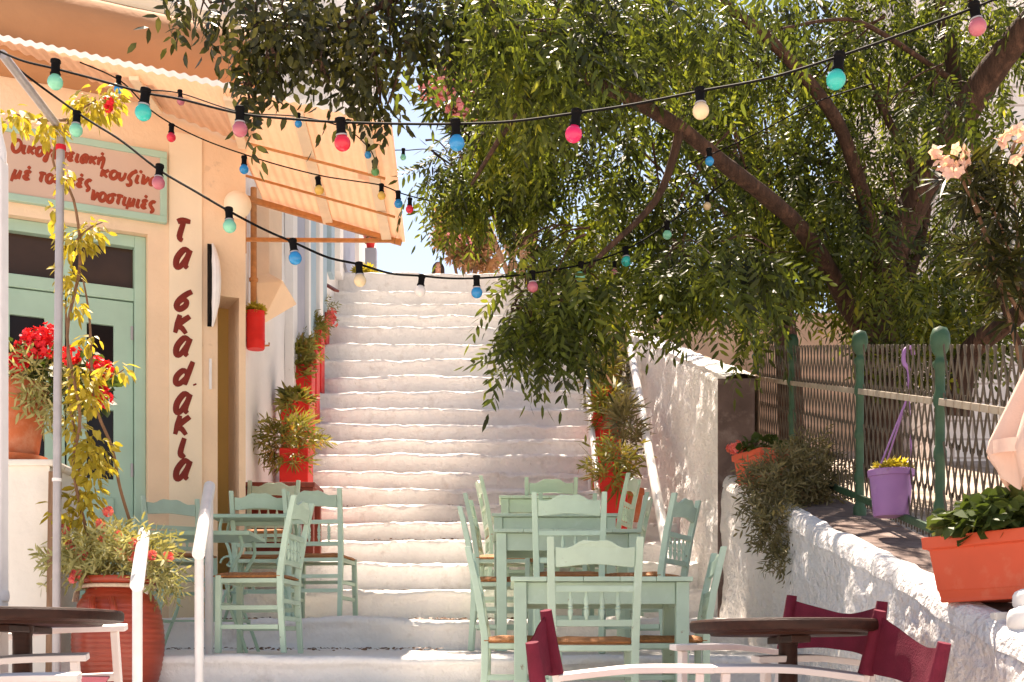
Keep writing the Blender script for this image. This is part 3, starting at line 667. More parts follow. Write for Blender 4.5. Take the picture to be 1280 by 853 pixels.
# ---- upper street beyond the top step
# ================================================================== FURNITURE
def make_chair():
    root = thing('taverna_chair', 'mint', 'chair', group='mint green taverna chairs with rush seats')
    W, D, SH = .40, .38, .45
    def post(sx):                       # rear leg and back post: one raked, tapered piece
        pts = [(sx*(W/2-.02), -D/2-.02, 0), (sx*(W/2-.018), -D/2, .30), (sx*(W/2-.016), -D/2, .46), (sx*(W/2-.010), -D/2-.035, .68), (sx*(W/2-.004), -D/2-.085, .90)]
        mb = MB(); ws = [.030, .034, .036, .034, .030]
        vs = []; f = []
        for (x, y, z), w in zip(pts, ws):
            for i, j in ((-1, -1), (1, -1), (1, 1), (-1, 1)): vs.append((x+i*w/2, y+j*w/2, z))
        for k in range(4):
            for i in range(4): f.append((k*4+i, k*4+(i+1) % 4, k*4+4+(i+1) % 4, k*4+4+i))
        f += [(3, 2, 1, 0), (16, 17, 18, 19)]
        return mb.add(vs, f)
    for sx in (-1, 1):
        post(sx).build('leg', M['mint'], root, world=False, bevel=.004)
        mb = MB(); mb.bar((sx*(W/2+.0), D/2-.02, 0), (sx*(W/2-.012), D/2-.02, .445), .034, .034, up=(0, 1, 0)); mb.build('leg', M['mint'], root, world=False, bevel=.004)
    by = lambda z: -D/2-.035*(z-.46)/.22 if z < .68 else -D/2-.035-.05*(z-.68)/.22
    # crest rail with a waved top edge
    mb = MB(); n = 14; top = []; bot = []
    for i in range(n+1):
        u = i/n*2-1; x = u*(W/2-.026); top.append((x, .868+.018*math.cos(u*math.pi*1.0)-.006*math.cos(u*3*math.pi))); bot.append((x, .775+.006*math.cos(u*math.pi)))
    poly = bot+top[::-1]
    b = len(mb.v); y0 = by(.82)
    mb.extrude([(x, by(z)-.009-.012*(1-(x/.18)**2), z) for x, z in poly], (0, .018, 0)); mb.build('crest_rail', M['mint'], root, world=False, bevel=.003)
    for z, h in ((.675, .028), (.525, .03)):
        mb = MB(); mb.box((0, by(z)-.002, z), (W-.046, .018, h)); mb.build('back_rail', M['mint'], root, world=False, bevel=.003)
    for k in range(4):
        x = -.105+.07*k; L = .661-.540
        prof = [(.006, 0), (.0075, .08), (.011, .20), (.0125, .30), (.008, .38), (.012, .44), (.008, .5), (.0125, .62), (.011, .74), (.0075, .86), (.006, 1)]
        mb = MB(); mb.lathe([(r, z*L) for r, z in prof], 10, (x, by(.6)-.002, .540)); mb.build('spindle', M['mint'], root, world=False)
    for z, both in ((.415, 1), (.26, 1), (.15, 1)):
        for sx in (-1, 1):
            mb = MB(); mb.bar((sx*(W/2-.012), -D/2+.01, z), (sx*(W/2-.008), D/2-.03, z), .018, .026); mb.build('stretcher', M['mint'], root, world=False, bevel=.003)
    for y, z in ((D/2-.02, .415), (D/2-.02, .28), (-D/2-.008, .415), (-D/2-.01, .30), (-D/2-.012, .20)):
        mb = MB(); mb.box((0, y, z), (W-.05, .018, .026)); mb.build('stretcher', M['mint'], root, world=False, bevel=.003)
    mb = MB(); N = 22
    def seat(u, v):
        x = (u*2-1); y = (v*2-1); e = .5*(1-max(abs(x), abs(y))**6)
        w = W/2-.006
        px, py = x*w, y*(D/2+.004)
        diag = .004*math.sin(60*min(1-abs(x), 1-abs(y)))
        return (px, py, .447+.026*(1-max(abs(x), abs(y))**8)-.012*(1-x*x)*(1-y*y)+diag)
    mb.grid(seat, N, N); mb.grid(lambda u, v: (seat(u, v)[0], seat(u, v)[1], .435), N, N, flip=True)
    for e in range(4):
        pts = [((.5, 0), (.5, 1), (0, .5), (1, .5))]
        fn = [lambda u, v: (seat(u, 0)[0], seat(u, 0)[1]-.010*math.sin(v*math.pi), .435+(seat(u, 0)[2]-.435)*v), lambda u, v: (seat(u, 1)[0], seat(u, 1)[1]+.010*math.sin(v*math.pi), .435+(seat(u, 1)[2]-.435)*v),
              lambda u, v: (seat(0, u)[0]-.010*math.sin(v*math.pi), seat(0, u)[1], .435+(seat(0, u)[2]-.435)*v), lambda u, v: (seat(1, u)[0]+.010*math.sin(v*math.pi), seat(1, u)[1], .435+(seat(1, u)[2]-.435)*v)][e]
        mb.grid(fn, N, 4)
    mb.build('seat', M['rush'], root, world=False, angle=70)
    return root
chair0 = make_chair(); used = []
def chair(px, z, rot, label, tz=None, dz=0):
    h = floor_at(z) if tz is None else tz
    loc = (XP(px, z), z, h+.004+dz)
    if not used:
        chair0.location = loc; chair0.rotation_euler = (0, 0, R(rot)); chair0['label'] = label; used.append(1); return chair0
    return dup(chair0, loc, R(rot), label)
# right-hand rows of tables, climbing the steps
chair(738, 5.86, 1, 'mint chair seen from behind at the nearest right-hand table, its back the largest')
chair(655, 6.45, -91, 'mint chair seen edge-on at the left end of the nearest right-hand table')
chair(830, 6.45, 88, 'mint chair at the right end of the nearest right-hand table, seen edge-on')
chair(711, 7.42, -2, 'mint chair seen from behind, standing between the nearest and the second right-hand tables')
chair(630, 8.18, -90, 'mint chair seen edge-on at the left end of the second right-hand table')
chair(803, 7.5, 62, 'mint chair turned half sideways against the rough white wall, right of the second table')
chair(632, 9.28, -94, 'mint chair seen edge-on just behind the second table, on its left')
chair(706, 9.42, 2, 'mint chair seen from behind at the third right-hand table, half hidden')
chair(764, 9.3, 80, 'mint chair at the right end of the third right-hand table, by the white pipe')
chair(687, 10.42, 1, 'mint chair seen from behind, highest of those in the middle of the right-hand tables', tz=HZ(738, 9.65)+.02)
chair(641, 10.27, -84, 'mint chair edge-on at the left end of the farthest right-hand table')
chair(750, 10.15, 72, 'mint chair right of the farthest table, in front of the red planter')
# left-hand group
chair(322, 7.52, 84, 'mint chair seen from its side, nearest of the left-hand group')
chair(331, 9.28, 3, 'mint chair seen from behind, half hidden by the side-on chair of the left-hand group')
chair(403, 9.1, -7, 'rightmost mint chair of the left-hand group, open back against the white steps')
chair(333, 9.98, 178, 'mint chair at the back of the left-hand group by the red brown table')
chair(226, 9.05, -150, 'mint chair against the lettered pier, left of the left-hand group')
chair(112, 8.35, 176, 'mint chair by the green doors, mostly hidden behind the yellow vine')

def mint_table(px0, px1, z, d, label, group='mint green wooden tables', yrot=0):
    h = floor_at(z+.2); w = (px1-px0)*z/F; cx = XP((px0+px1)/2, z)
    t = thing('wooden_table', label, 'table', (cx, z+d/2, h+.003), R(yrot), group)
    H = .75
    mb = MB(); n = 5
    for k in range(n):
        ww = (w+.03)/n; mb.box((-w/2-.015+ww*(k+.5), 0, H-.011), (ww-.002, d+.04, .022))
    mb.build('tabletop', M['mint'], t, world=False, bevel=.003)
    for sx in (-1, 1):
        for sy in (-1, 1):
            mb = MB(); mb.bar((sx*(w/2-.036), sy*(d/2-.036), 0), (sx*(w/2-.032), sy*(d/2-.032), H-.024), .062, .062, up=(0, 1, 0)); mb.build('leg', M['mint'], t, world=False, bevel=.004)
        mb = MB(); mb.box((sx*(w/2-.03), 0, H-.078), (.022, d-.13, .105)); mb.build('apron', M['mint'], t, world=False, bevel=.003)
    for sy in (-1, 1):
        mb = MB(); mb.box((0, sy*(d/2-.03), H-.078), (w-.13, .022, .105)); mb.build('apron', M['mint'], t, world=False, bevel=.003)
    return t
mint_table(642, 862, 6.16, .58, 'mint wooden table nearest on the right, with one chair back in front of it')
mint_table(618, 797, 7.86, .62, 'second mint wooden table on the right, one step above the nearest', yrot=2)
mint_table(617, 770, 9.05, .5, 'third mint wooden table on the right, just its top showing above the second')
mint_table(626, 700, 10.1, .4, 'small farthest mint wooden table at the top of the right-hand row')

def iron_table(px0, px1, py, z, d, label):
    h = floor_at(z); w = (px1-px0)*z/F; cx = XP((px0+px1)/2, z); H = HZ(py, z)-h
    t = thing('iron_table', label, 'table', (cx, z+d/2, h+.003), 0, 'green iron tables with scrolled legs')
    mb = MB(); mb.box((0, 0, H-.013), (w, d, .026)); mb.build('tabletop', M['mintdoor'], t, world=False, bevel=.005)
    for sx in (-1, 1):
        for sy in (-1, 1):
            x, y = sx*(w/2-.09), sy*(d/2-.06)
            path = smooth_path([(x+sx*.06, y, 0), (x+sx*.02, y, .12), (x-sx*.05, y, .32), (x-sx*.03, y, .5), (x+sx*.03, y, .62), (x+sx*.02, y, H-.027)], 5)
            mb = MB(); mb.tube(path, .011, 8); mb.build('leg', M['mintdoor'], t, world=False)
            sc = [(x-sx*.03+sx*(.06-.0035*i)*math.cos(i*.42), y, .40+(.06-.0035*i)*math.sin(i*.42)) for i in range(15)]
            mb = MB(); mb.tube(sc, .008, 6); mb.build('scroll', M['mintdoor'], t, world=False)
        mb = MB(); mb.bar((sx*(w/2-.09), -d/2+.06, .2), (sx*(w/2-.09), d/2-.06, .2), .012, .02); mb.build('crossbar', M['mintdoor'], t, world=False)
    mb = MB(); mb.bar((-w/2+.11, 0, .2), (w/2-.11, 0, .2), .02, .012); mb.build('stretcher', M['mintdoor'], t, world=False)
    return t
iron_table(170, 312, 664, 7.66, .5, 'thin green iron table in front, between the white handrails and the side-on chair')
iron_table(262, 372, 643, 8.85, .36, 'thin green iron table set behind the nearer one, amid the left-hand chairs')
# red brown table at the foot of the planters
z = 10.62; h = floor_at(z); t = thing('side_table', 'dark red brown wooden table behind the left-hand chairs', 'table', (XP(340, z), z, h))
w = 118*z/F; H = HZ(608, z)-h
mb = MB(); mb.box((0, 0, H-.02), (w, .5, .04)); mb.build('tabletop', M['redwood'], t, world=False, bevel=.005)
for sx in (-1, 1):
    for sy in (-1, 1):
        mb = MB(); mb.box((sx*(w/2-.06), sy*.19, (H-.04)/2), (.09, .08, H-.042)); mb.build('leg', M['redwood'], t, world=False, bevel=.004)
mb = MB(); mb.box((0, -.19, H-.13), (w-.21, .03, .16)); mb.build('apron', M['redwood'], t, world=False)
mb = MB(); mb.box((-.1, .2, H*.5), (w-.3, .03, H*.8)); mb.build('back_panel', M['redwood'], t, world=False)

def round_table(px, py, z, label):
    t = thing('round_table', label, 'table', (XP(px, z), z, street_h(z)), 0, 'round dark wood cafe tables')
    H = HZ(py, z)-street_h(z); r = 122*z/F
    mb = MB(); mb.lathe([(.0, H-.058), (r*.78, H-.058), (r*.80, H-.048), (r*.95, H-.046), (r-.003, H-.040), (r, H-.028), (r, H-.010), (r-.006, H-.002), (r-.02, H), (0, H)], 64); mb.build('tabletop', M['darkwood'], t, world=False, angle=30)
    mb = MB(); mb.lathe([(.030, .06), (.040, .2), (.036, H-.1), (.046, H-.05)], 12); mb.build('pedestal', M['darkwood'], t, world=False)
    for k in range(3):
        a = k*2.094+.5; mb = MB(); mb.tube(smooth_path([(.02*math.cos(a), .02*math.sin(a), .16), (.16*math.cos(a), .16*math.sin(a), .10), (.28*math.cos(a), .28*math.sin(a), .02)], 4), .022, 8); mb.build('foot', M['darkwood'], t, world=False)
    bt = MB(); bt.box((0, 0, H-.073), (.07, r*1.2, .026)); bt.build('batten', M['darkwood'], t, world=False, bevel=.004)
    return t
round_table(985, 776, 4.85, 'round dark wood table at the right by the burgundy canvas chairs')
round_table(28, 763, 4.85, 'round dark wood table cut by the left edge in front of the red vase')

def director_chair(px, z, rot, label, first=[None], arm=.62, burg=True):
    loc = (XP(px, z), z, street_h(z)+.003)
    if first[0] is not None:
        o = dup(first[0], loc, 0, label); o.rotation_mode = 'ZYX'; o.rotation_euler = (math.atan(.23), 0, R(rot)); return o
    t = thing('director_chair', label, 'chair', loc, R(rot), 'white folding chairs with burgundy canvas'); first[0] = t; t.rotation_mode = 'ZYX'; t.rotation_euler = (math.atan(.23), 0, R(rot))
    W, D = .56, .50; wd = M['whitewood']
    for sx in (-1, 1):
        mb = MB(); path = smooth_path([(sx*W/2, -D/2-.03, arm-.035), (sx*W/2, -D/4, arm-.012), (sx*W/2, .02, arm+.004), (sx*W/2, D/2+.03, arm+.010)], 5)
        for a, b in zip(path, path[1:]): pass
        vs = []; f = []
        for p in path:
            for i, j in ((-1, -1), (1, -1), (1, 1), (-1, 1)): vs.append((p.x+i*.026, p.y, p.z+j*.0125))
        n = len(path)
        for k in range(n-1):
            for i in range(4): f.append((k*4+i, k*4+(i+1) % 4, k*4+4+(i+1) % 4, k*4+4+i))
        f += [(3, 2, 1, 0), tuple(4*(n-1)+i for i in range(4))]
        mb.add(vs, f); mb.build('armrest', wd, t, world=False, bevel=.004)
        mb = MB(); mb.bar((sx*W/2, D/2-.02, 0), (sx*W/2, D/2-.02, arm-.006), .034, .03, up=(0, 1, 0)); mb.build('leg', wd, t, world=False, bevel=.004)
        mb = MB(); mb.bar((sx*W/2, -D/2+.06, 0), (sx*(W/2), -D/2-.075, .80), .034, .026, up=(0, 1, 0)); mb.build('leg', wd, t, world=False, bevel=.004)
        mb = MB(); mb.bar((sx*W/2, -D/2+.03, .40), (sx*W/2, D/2-.03, .42), .022, .035); mb.build('side_rail', wd, t, world=False, bevel=.003)
        mb = MB(); mb.bar((sx*W/2, -D/2+.06, .10), (sx*W/2, D/2-.03, .10), .022, .03); mb.build('side_rail', wd, t, world=False, bevel=.003)
        mb = MB(); mb.bar((sx*(W/2-.03), D/2-.06, .05), (-sx*(W/2-.03), D/2-.06-.012*sx, .40), .03, .014, up=(0, 1, 0)); mb.build('cross_leg', wd, t, world=False)
    mb = MB(); mb.grid(lambda u, v: ((u-.5)*(W-.02), -D/2+.05+v*(D-.1), .425-.03*math.sin(u*math.pi)), 12, 6); mb.grid(lambda u, v: ((u-.5)*(W-.02), -D/2+.05+v*(D-.1), .421-.03*math.sin(u*math.pi)), 12, 6, flip=True)
    mb.build('canvas_seat', M['burgundy'], t, world=False, fixn=False)
    mb = MB()
    def can(u, v, o):
        x = (u-.5)*(W+.04); s = math.sin(u*math.pi); h = .60+v*.225
        y = -D/2-.045-.15*(h-.62)+o-.055*s*(1-.3*v)
        return (x, y+.006*nz(x*9, h*9, 1), h-.055*s*(v)+.02*s*(1-v)+.008*nz(x*5, v*3, 5))
    mb.grid(lambda u, v: can(u, v, .0), 22, 10); mb.grid(lambda u, v: can(u, v, .004), 22, 10, flip=True)
    for sx in (-1, 1):                    # sleeves round the two uprights
        mb.tube([(sx*W/2, -D/2-.040, .598), (sx*W/2, -D/2-.062, .72), (sx*W/2, -D/2-.078, .832)], [.030, .027, .022], 10)
    mb.build('canvas_back', M['burgundy'], t, world=False, fixn=False)
    return t
director_chair(789, 4.5, -96, 'white folding chair with bunched burgundy back in front of the nearest mint table')
dc = director_chair(958, 5.22, 116, 'white folding chair whose burgundy back rises just behind the right round table'); dc.rotation_euler.x = .10; dc.location.z -= .05
director_chair(1004, 4.5, 95, 'white folding chair at the far right front, its burgundy back against the rough wall')
director_chair(-22, 4.36, -92, 'white folding chair cut by the left edge, in front of the left round table')
director_chair(62, 5.2, -88, 'white folding chair at the left between the round table and the red vase')
# ================================================================== RAILS, POSTS, POTS
def handrail(label, pts, posts, r, group=None, name='handrail'):
    t = thing(name, label, 'handrail', tuple(Vector(posts[0][0])), 0, group)
    mb = MB(); mb.tube(pts, r, 12); mb.build('rail', M['whitemetal'], t)
    for a, b in posts:
        mb = MB(); mb.tube([a, b], r*.72, 12); mb.build('post', M['whitemetal'], t)
    return t
def rail_pair(x0, y0, z0, x1, y1, z1, label):
    a, b = P(x0, y0, z0), P(x1, y1, z1); d = (b-a).normalized()
    lo = lambda p, z: (Vector((p.x, p.y, floor_at(z)-.02)), Vector((p.x, p.y, p.z)))
    pa = a+d*.05; pb = b-d*.06
    handrail(label, [a, b], [lo(pa, pa.y), lo(pb, pb.y)], .034, 'white step handrails')
rail_pair(262, 608, 7.6, 248, 693, 6.75, 'white tubular handrail in front of the side-on mint chair')
rail_pair(180, 667, 7.0, 171, 732, 6.2, 'white tubular handrail nearest the red vase')
a, b = P(729, 430, 15.2), P(750, 640, 11.0)
handrail('slender white handrail along the right side of the steps by the red planters', [a, b], [(Vector((a.x, a.y, floor_at(a.y)-.02)), a), (Vector((a.x*.5+b.x*.5, (a.y+b.y)/2, floor_at((a.y+b.y)/2)-.02)), (a+b)/2), (Vector((b.x, b.y, floor_at(b.y)-.02)), b)], .030)
mb = MB(); pth = [P(788, 435, 14.2), P(800, 500, 12.8), P(812, 570, 11.4), P(835, 692, 9.5), P(838, 712, 9.4)]; mb.tube(pth, .040, 12)
tag(mb.build('drain_pipe', M['whitemetal']), 'white pipe sloping down the foot of the tall right-hand wall', 'pipe')
# left foreground: white post, pole with bent arm, timber post, pier
zz = 5.0; x = XP(4, zz)
t = thing('canopy_post', 'white square post at the very left edge of the view', 'post', (x-.03, zz, 0))
mb = MB(); mb.box((x-.035, zz, HZ(200, zz)/2), (.085, .085, HZ(200, zz))); mb.build('shaft', M['whitemetal'], t, bevel=.012)
mb = MB(); mb.lathe([(.046, 0), (.046, .05), (.03, .12), (.022, .2), (.02, .32)], 12, (x-.035, zz, HZ(200, zz)-.01)); mb.build('neck', M['whitemetal'], t)
mb = MB(); mb.lathe([(.055, 0), (.058, .02), (.055, .04)], 12, (x-.035, zz, HZ(745, zz)-.02)); mb.build('collar', M['whitemetal'], t)
t = thing('awning_pole', 'grey metal pole with a bent arm, standing in front of the sign', 'pole', tuple(P(72, 855, 6.6)))
pb = P(70, 853, 6.6); pb.z = floor_at(6.6)
mb = MB(); mb.tube([pb, P(72, 480, 6.6), P(76, 170, 6.6)], .021, 12); mb.build('pole', M['grey'], t)
mb = MB(); mb.tube([P(76, 172, 6.6), P(74, 160, 6.57), P(3, 68, 5.7)], .021, 12); mb.build('arm', M['grey'], t)
mb = MB(); mb.tube([P(76, 182, 6.6), P(76, 188, 6.6)], .026, 12); mb.build('tie', M['fl_red'], t)
mb = MB(); mb.tube([P(71, 598, 6.6), P(71, 602, 6.6)], .024, 12); mb.build('tie', M['whitemetal'], t)
p0 = P(64, 760, 6.75); p0.z = floor_at(6.6)
mb = MB(); mb.bar(p0, P(69, 590, 6.75), .055, .055, up=(0, 1, 0)); tag(mb.build('timber_post', M['wood'], bevel=.006), 'weathered brown timber post beside the cream pier', 'post')
z = 6.95; x0, x1 = XP(-40, z), XP(62, z); H = HZ(583, z)
t = thing('masonry_pier', 'cream painted pier carrying the big geranium pot', 'pier', ((x0+x1)/2, z+.25, .3))
mb = MB(); mb.grid(lambda u, v: (x0+u*(x1-x0)+.0*v, z+.008*nz(u*4, v*9, 0), .2+v*(H-.2)), 14, 30); mb.box(((x0+x1)/2, z+.262, H/2+.1), (x1-x0-.01, .5, H-.2)); mb.build('shaft', M['block'], t, bevel=.008)
mb = MB(); mb.box(((x0+x1)/2+.01, z+.25, H+.018), (x1-x0+.04, .55, .035)); mb.build('cap', M['block'], t, bevel=.01)

def pot_round(name, label, cat, c, r, h, m, rim=.04, saucer=False, group=None, taper=.72):
    t = thing(name, label, cat, c, 0, group)
    mb = MB(); mb.lathe([(r*taper*.95, 0), (r*taper, .01), (r*.93, h-rim*1.05), (r*.94, h-rim), (r, h-rim*.95), (r*1.01, h-.006), (r*.97, h), (r*.90, h-.004), (r*.86, h-.05), (0, h-.055)], 36); mb.build('pot', m, t, world=False, angle=35)
    if saucer:
        mb = MB(); mb.lathe([(r*.85, -.03), (r*.95, 0), (r*.97, .012), (r*.85, .012), (0, .008)], 36); mb.build('saucer', m, t, world=False)
    return t
# geranium pot on the pier
z = 7.15; r = 46*z/F
c = P(12, 572, z); c.z = H+.068
gp = pot_round('flower_pot', 'large terracotta pot of red geraniums standing on the cream pier', 'flower pot', c, r*1.02, HZ(480, z)-c.z, M['terra'], .11, True)
mb = MB(); plant_leaves(mb, (c.x+.08, c.y-.02, HZ(485, z)), .26, .26, 200, (.05, .08), T_ROUND, .4)
clump(mb, P(105, 480, z-.1), (.17, .16, .17), 190, (.045, .075), T_ROUND, (-.3, .3)); mb.build('foliage', M['lf_ger'], gp)
mb = MB(); clump(mb, P(50, 472, z-.18), (.16, .10, .10), 60, (.10, .17), T_TRAIL, (-.7, .1)); clump(mb, P(75, 505, z-.15), (.07, .06, .10), 20, (.10, .15), T_TRAIL, (-.9, -.2)); mb.build('trailing_stems', M['lf_grey'], gp)
mb = MB(); flower_heads(mb, [P(p, q, z-.24) for p, q in ((32, 432), (52, 425), (62, 418), (44, 436), (57, 436), (23, 452), (14, 455), (88, 444), (122, 458), (128, 462), (124, 490), (128, 498), (40, 422))], .055, 42, (.03, .045)); mb.build('blooms', M['fl_red'], gp)
mb = MB()
for p, q in ((32, 432), (57, 422), (122, 458), (124, 494), (88, 444), (20, 452)): mb.tube(smooth_path([P(55, 500, z), P((p+60)/2, (q+470)/2, z-.15), P(p, q, z-.22)], 4), .005, 5)
mb.build('stems', M['lf_ger'], gp)
# big ribbed red vase
z = 7.0; r = 54*z/F; c = P(148, 860, z); c.z = floor_at(6.85)
va = thing('clay_vase', 'big ribbed red clay vase with a rope round its neck, overflowing with small coral flowers', 'vase', c)
hv = HZ(722, z)-c.z; prof = []
for i in range(70):
    t_ = i/69; rr = r*(.70+.34*math.sin(math.pi*min(1, .12+t_*.80))**1.0)*(1 if t_ < .86 else 1-.14*(t_-.86)/.14)
    prof.append((rr+.0018*math.sin(t_*hv*math.pi*2/.030), t_*hv*.90))
prof += [(r*.80, hv*.905), (r*.79, hv*.93), (r*.86, hv*.95), (r*.89, hv*.975), (r*.86, hv), (r*.78, hv), (r*.74, hv*.95), (0, hv*.94)]
mb = MB(); mb.lathe(prof, 56); mb.build('body', M['vase'], va, world=False, angle=60)
mb = MB(); mb.tube([(r*.83*math.cos(a), r*.83*math.sin(a), hv*.915) for a in np.linspace(0, 6.2832, 48)], .011, 8)
for k in range(6): mb.tube([(-r*.84-.01*k*.3, -.05+.012*k, hv*.915), (-r*.93, -.06+.014*k, hv*.86), (-r*.92-.01, -.07+.016*k, hv*.78)], .004, 5)
mb.build('rope', M['rope'], va, world=False)
for sx in (-1, 1):
    mb = MB(); mb.tube(smooth_path([(sx*r*.25-.02, -r*.98, hv*.62), (sx*r*.25, -r*1.14, hv*.70), (sx*r*.22-.02, -r*.93, hv*.80)], 6), .018, 8); mb.build('lug', M['vase'], va, world=False)
mb = MB(); plant_leaves(mb, (c.x-.02, c.y-.05, c.z+hv-.02), .27, .24, 330, (.09, .15), T_TRAIL, .75)
clump(mb, P(200, 715, z-.1), (.09, .12, .12), 50, (.09, .15), T_TRAIL, (-.6, .1)); clump(mb, P(85, 705, z-.1), (.08, .12, .10), 45, (.09, .15), T_TRAIL, (-.3, .4)); mb.build('foliage', M['lf_grey'], va)
mb = MB(); flower_heads(mb, [P(p, q, z-.22) for p, q in ((70, 670), (80, 662), (127, 671), (147, 670), (167, 680), (92, 723), (96, 716), (150, 690), (190, 694), (210, 696), (125, 655), (166, 697), (135, 640), (104, 695), (88, 683))], .022, 16, (.025, .045)); mb.build('blooms', M['fl_coral'], va)
# yellow-green climbing vine on the pole
vn = thing('climbing_vine', 'yellow green climbing vine winding up the grey pole past the sign and doors', 'vine', tuple(P(110, 700, 6.8)))
mb = MB()
for path, rr in (([(118, 700, 6.85), (92, 590, 6.75), (100, 520, 6.7), (84, 420, 6.7), (100, 330, 6.75), (92, 250, 6.7), (66, 200, 6.65), (88, 150, 6.6), (120, 125, 6.6)], .010), ([(165, 660, 7.1), (150, 610, 7.0), (140, 560, 6.9), (118, 500, 6.8), (112, 400, 6.8), (104, 350, 6.8)], .010),
                 ([(88, 150, 6.6), (50, 150, 6.55), (10, 140, 6.5)], .008), ([(96, 300, 6.7), (112, 285, 6.75), (128, 278, 6.8)], .006), ([(100, 590, 6.8), (88, 500, 6.8), (82, 380, 6.75)], .009), ([(100, 460, 6.8), (140, 468, 6.7), (155, 462, 6.65)], .005)):
    pp = smooth_path([P(*q) for q in path], 5); mb.tube(pp, lerp_list([rr, rr*.9, rr*.5], len(pp)), 6)
mb.build('stem', M['stem'], vn)
mb = MB()
for (p, q, z, rx, rz, n) in ((115, 570, 6.75, .13, .15, 130), (110, 620, 6.78, .09, .10, 60), (100, 645, 6.8, .06, .10, 30), (95, 300, 6.7, .10, .07, 50), (118, 290, 6.75, .07, .07, 35), (86, 345, 6.7, .06, .12, 45), (95, 385, 6.72, .05, .05, 16), (118, 130, 6.6, .14, .09, 110), (20, 148, 6.5, .09, .06, 45), (60, 160, 6.55, .09, .08, 50), (145, 118, 6.6, .04, .06, 18), (148, 460, 6.65, .08, .05, 18), (105, 475, 6.7, .10, .10, 60), (80, 220, 6.62, .04, .06, 18), (112, 425, 6.8, .05, .05, 14), (92, 530, 6.75, .06, .10, 30), (75, 640, 6.8, .05, .16, 30), (112, 500, 6.7, .10, .07, 40), (66, 265, 6.65, .03, .05, 9)):
    clump(mb, P(p, q, z), (rx, .09, rz), int(n*1.3), (.04, .085), T_ONE, (-1.0, -.1), .6)
mb.build('foliage', M['lf_yellow'], vn)
mb = MB(); flower_heads(mb, [P(135, 135, 6.5), P(136, 127, 6.5)], .02, 10, (.03, .04)); mb.build('blooms', M['fl_red'], vn)

# ---- red boxes with plants stepping up the left of the steps
def box_planter(px0, px1, py0, py1, z, label, leaf, plant=(.16, .26, 120, (.12, .2)), tm=T_LONG, side=0, group='red painted box planters along the steps', flower=None, emblem=None):
    w = (px1-px0)*z/F; cx = XP((px0+px1)/2, z+w/2); hb = floor_at(z+w/2)-.01; ht = HZ(py0, z)
    t = thing('box_planter', label, 'planter', (cx, z+w/2, hb), 0, group); h = ht-hb
    mb = MB(); o = w/2; i_ = w/2-.02
    mb.add([(-o, -o, 0), (o, -o, 0), (o, o, 0), (-o, o, 0), (-o, -o, h), (o, -o, h), (o, o, h), (-o, o, h), (-i_, -i_, h), (i_, -i_, h), (i_, i_, h), (-i_, i_, h), (-i_, -i_, h-.06), (i_, -i_, h-.06), (i_, i_, h-.06), (-i_, i_, h-.06)],
           [(3, 2, 1, 0)]+[(a+i, a+(i+1) % 4, a+4+(i+1) % 4, a+4+i) for a in (0, 4, 8) for i in range(4)]+[(12, 13, 14, 15)])
    mb.build('box', M['redpaint'], t, world=False, bevel=.008)
    r, hh, n, sz = plant
    mb = MB(); plant_leaves(mb, (cx+side, z+w/2, ht-.03), r, hh, n, sz, tm, .62); clump(mb, (cx+side, z-.02, ht-.06), (r*.9, .08, hh*.35), n//3, sz, tm, (-.7, .2)); mb.build('foliage', leaf, t)
    if flower:
        mb = MB(); flower_heads(mb, [P(a, b, z-.05) for a, b in flower[0]], .05, 16, (.05, .08)); mb.build('blooms', flower[1], t)
    if emblem:
        mb = MB(); e = P(*emblem, z-.006)
        for k in range(5):
            a = k*1.2566; mb.lathe([(.0, 0), (.028, 0), (.03, .004), (0, .004)], 10, (e.x+.035*math.cos(a), e.y-.0004*k, e.z+.035*math.sin(a)), rot=Matrix.Rotation(R(90), 3, 'X'))
        mb.build('painted_flower', M['cloth'], t)
    return t
box_planter(352, 388, 560, 610, 11.75, 'lowest red box planter, its spiky plant above the red brown table', M['lf_mix'], (.24, .34, 95, (.12, .24)), T_LONG+T_TRAIL, side=-.06)
box_planter(354, 389, 497, 552, 12.75, 'red box planter with a pink painted flower on its front', M['lf_mix'], (.14, .14, 40, (.10, .16)), T_FAN, emblem=(368, 524))
box_planter(362, 392, 455, 500, 13.75, 'red box planter with a bushy plant hanging over its front', M['lf_mix'], (.19, .28, 100, (.10, .17)), T_TRAIL+T_FAN, side=-.05)
box_planter(370, 398, 436, 462, 14.55, 'narrow red box planter third from the top on the left of the steps', M['lf_mix'], (.15, .22, 80, (.09, .15)), T_FAN+T_TRAIL, side=-.05)
box_planter(376, 404, 412, 445, 15.4, 'red box planter second from the top, with a rounded pale green plant', M['lf_mix'], (.16, .22, 90, (.09, .15)), T_TRAIL+T_FAN)
box_planter(381, 410, 390, 420, 16.4, 'topmost red box planter, with red flowers beside its spiky plant', M['lf_mix'], (.18, .30, 80, (.11, .18)), T_LONG+T_TRAIL, flower=([(415, 398), (416, 404), (414, 392)], M['fl_coral']))
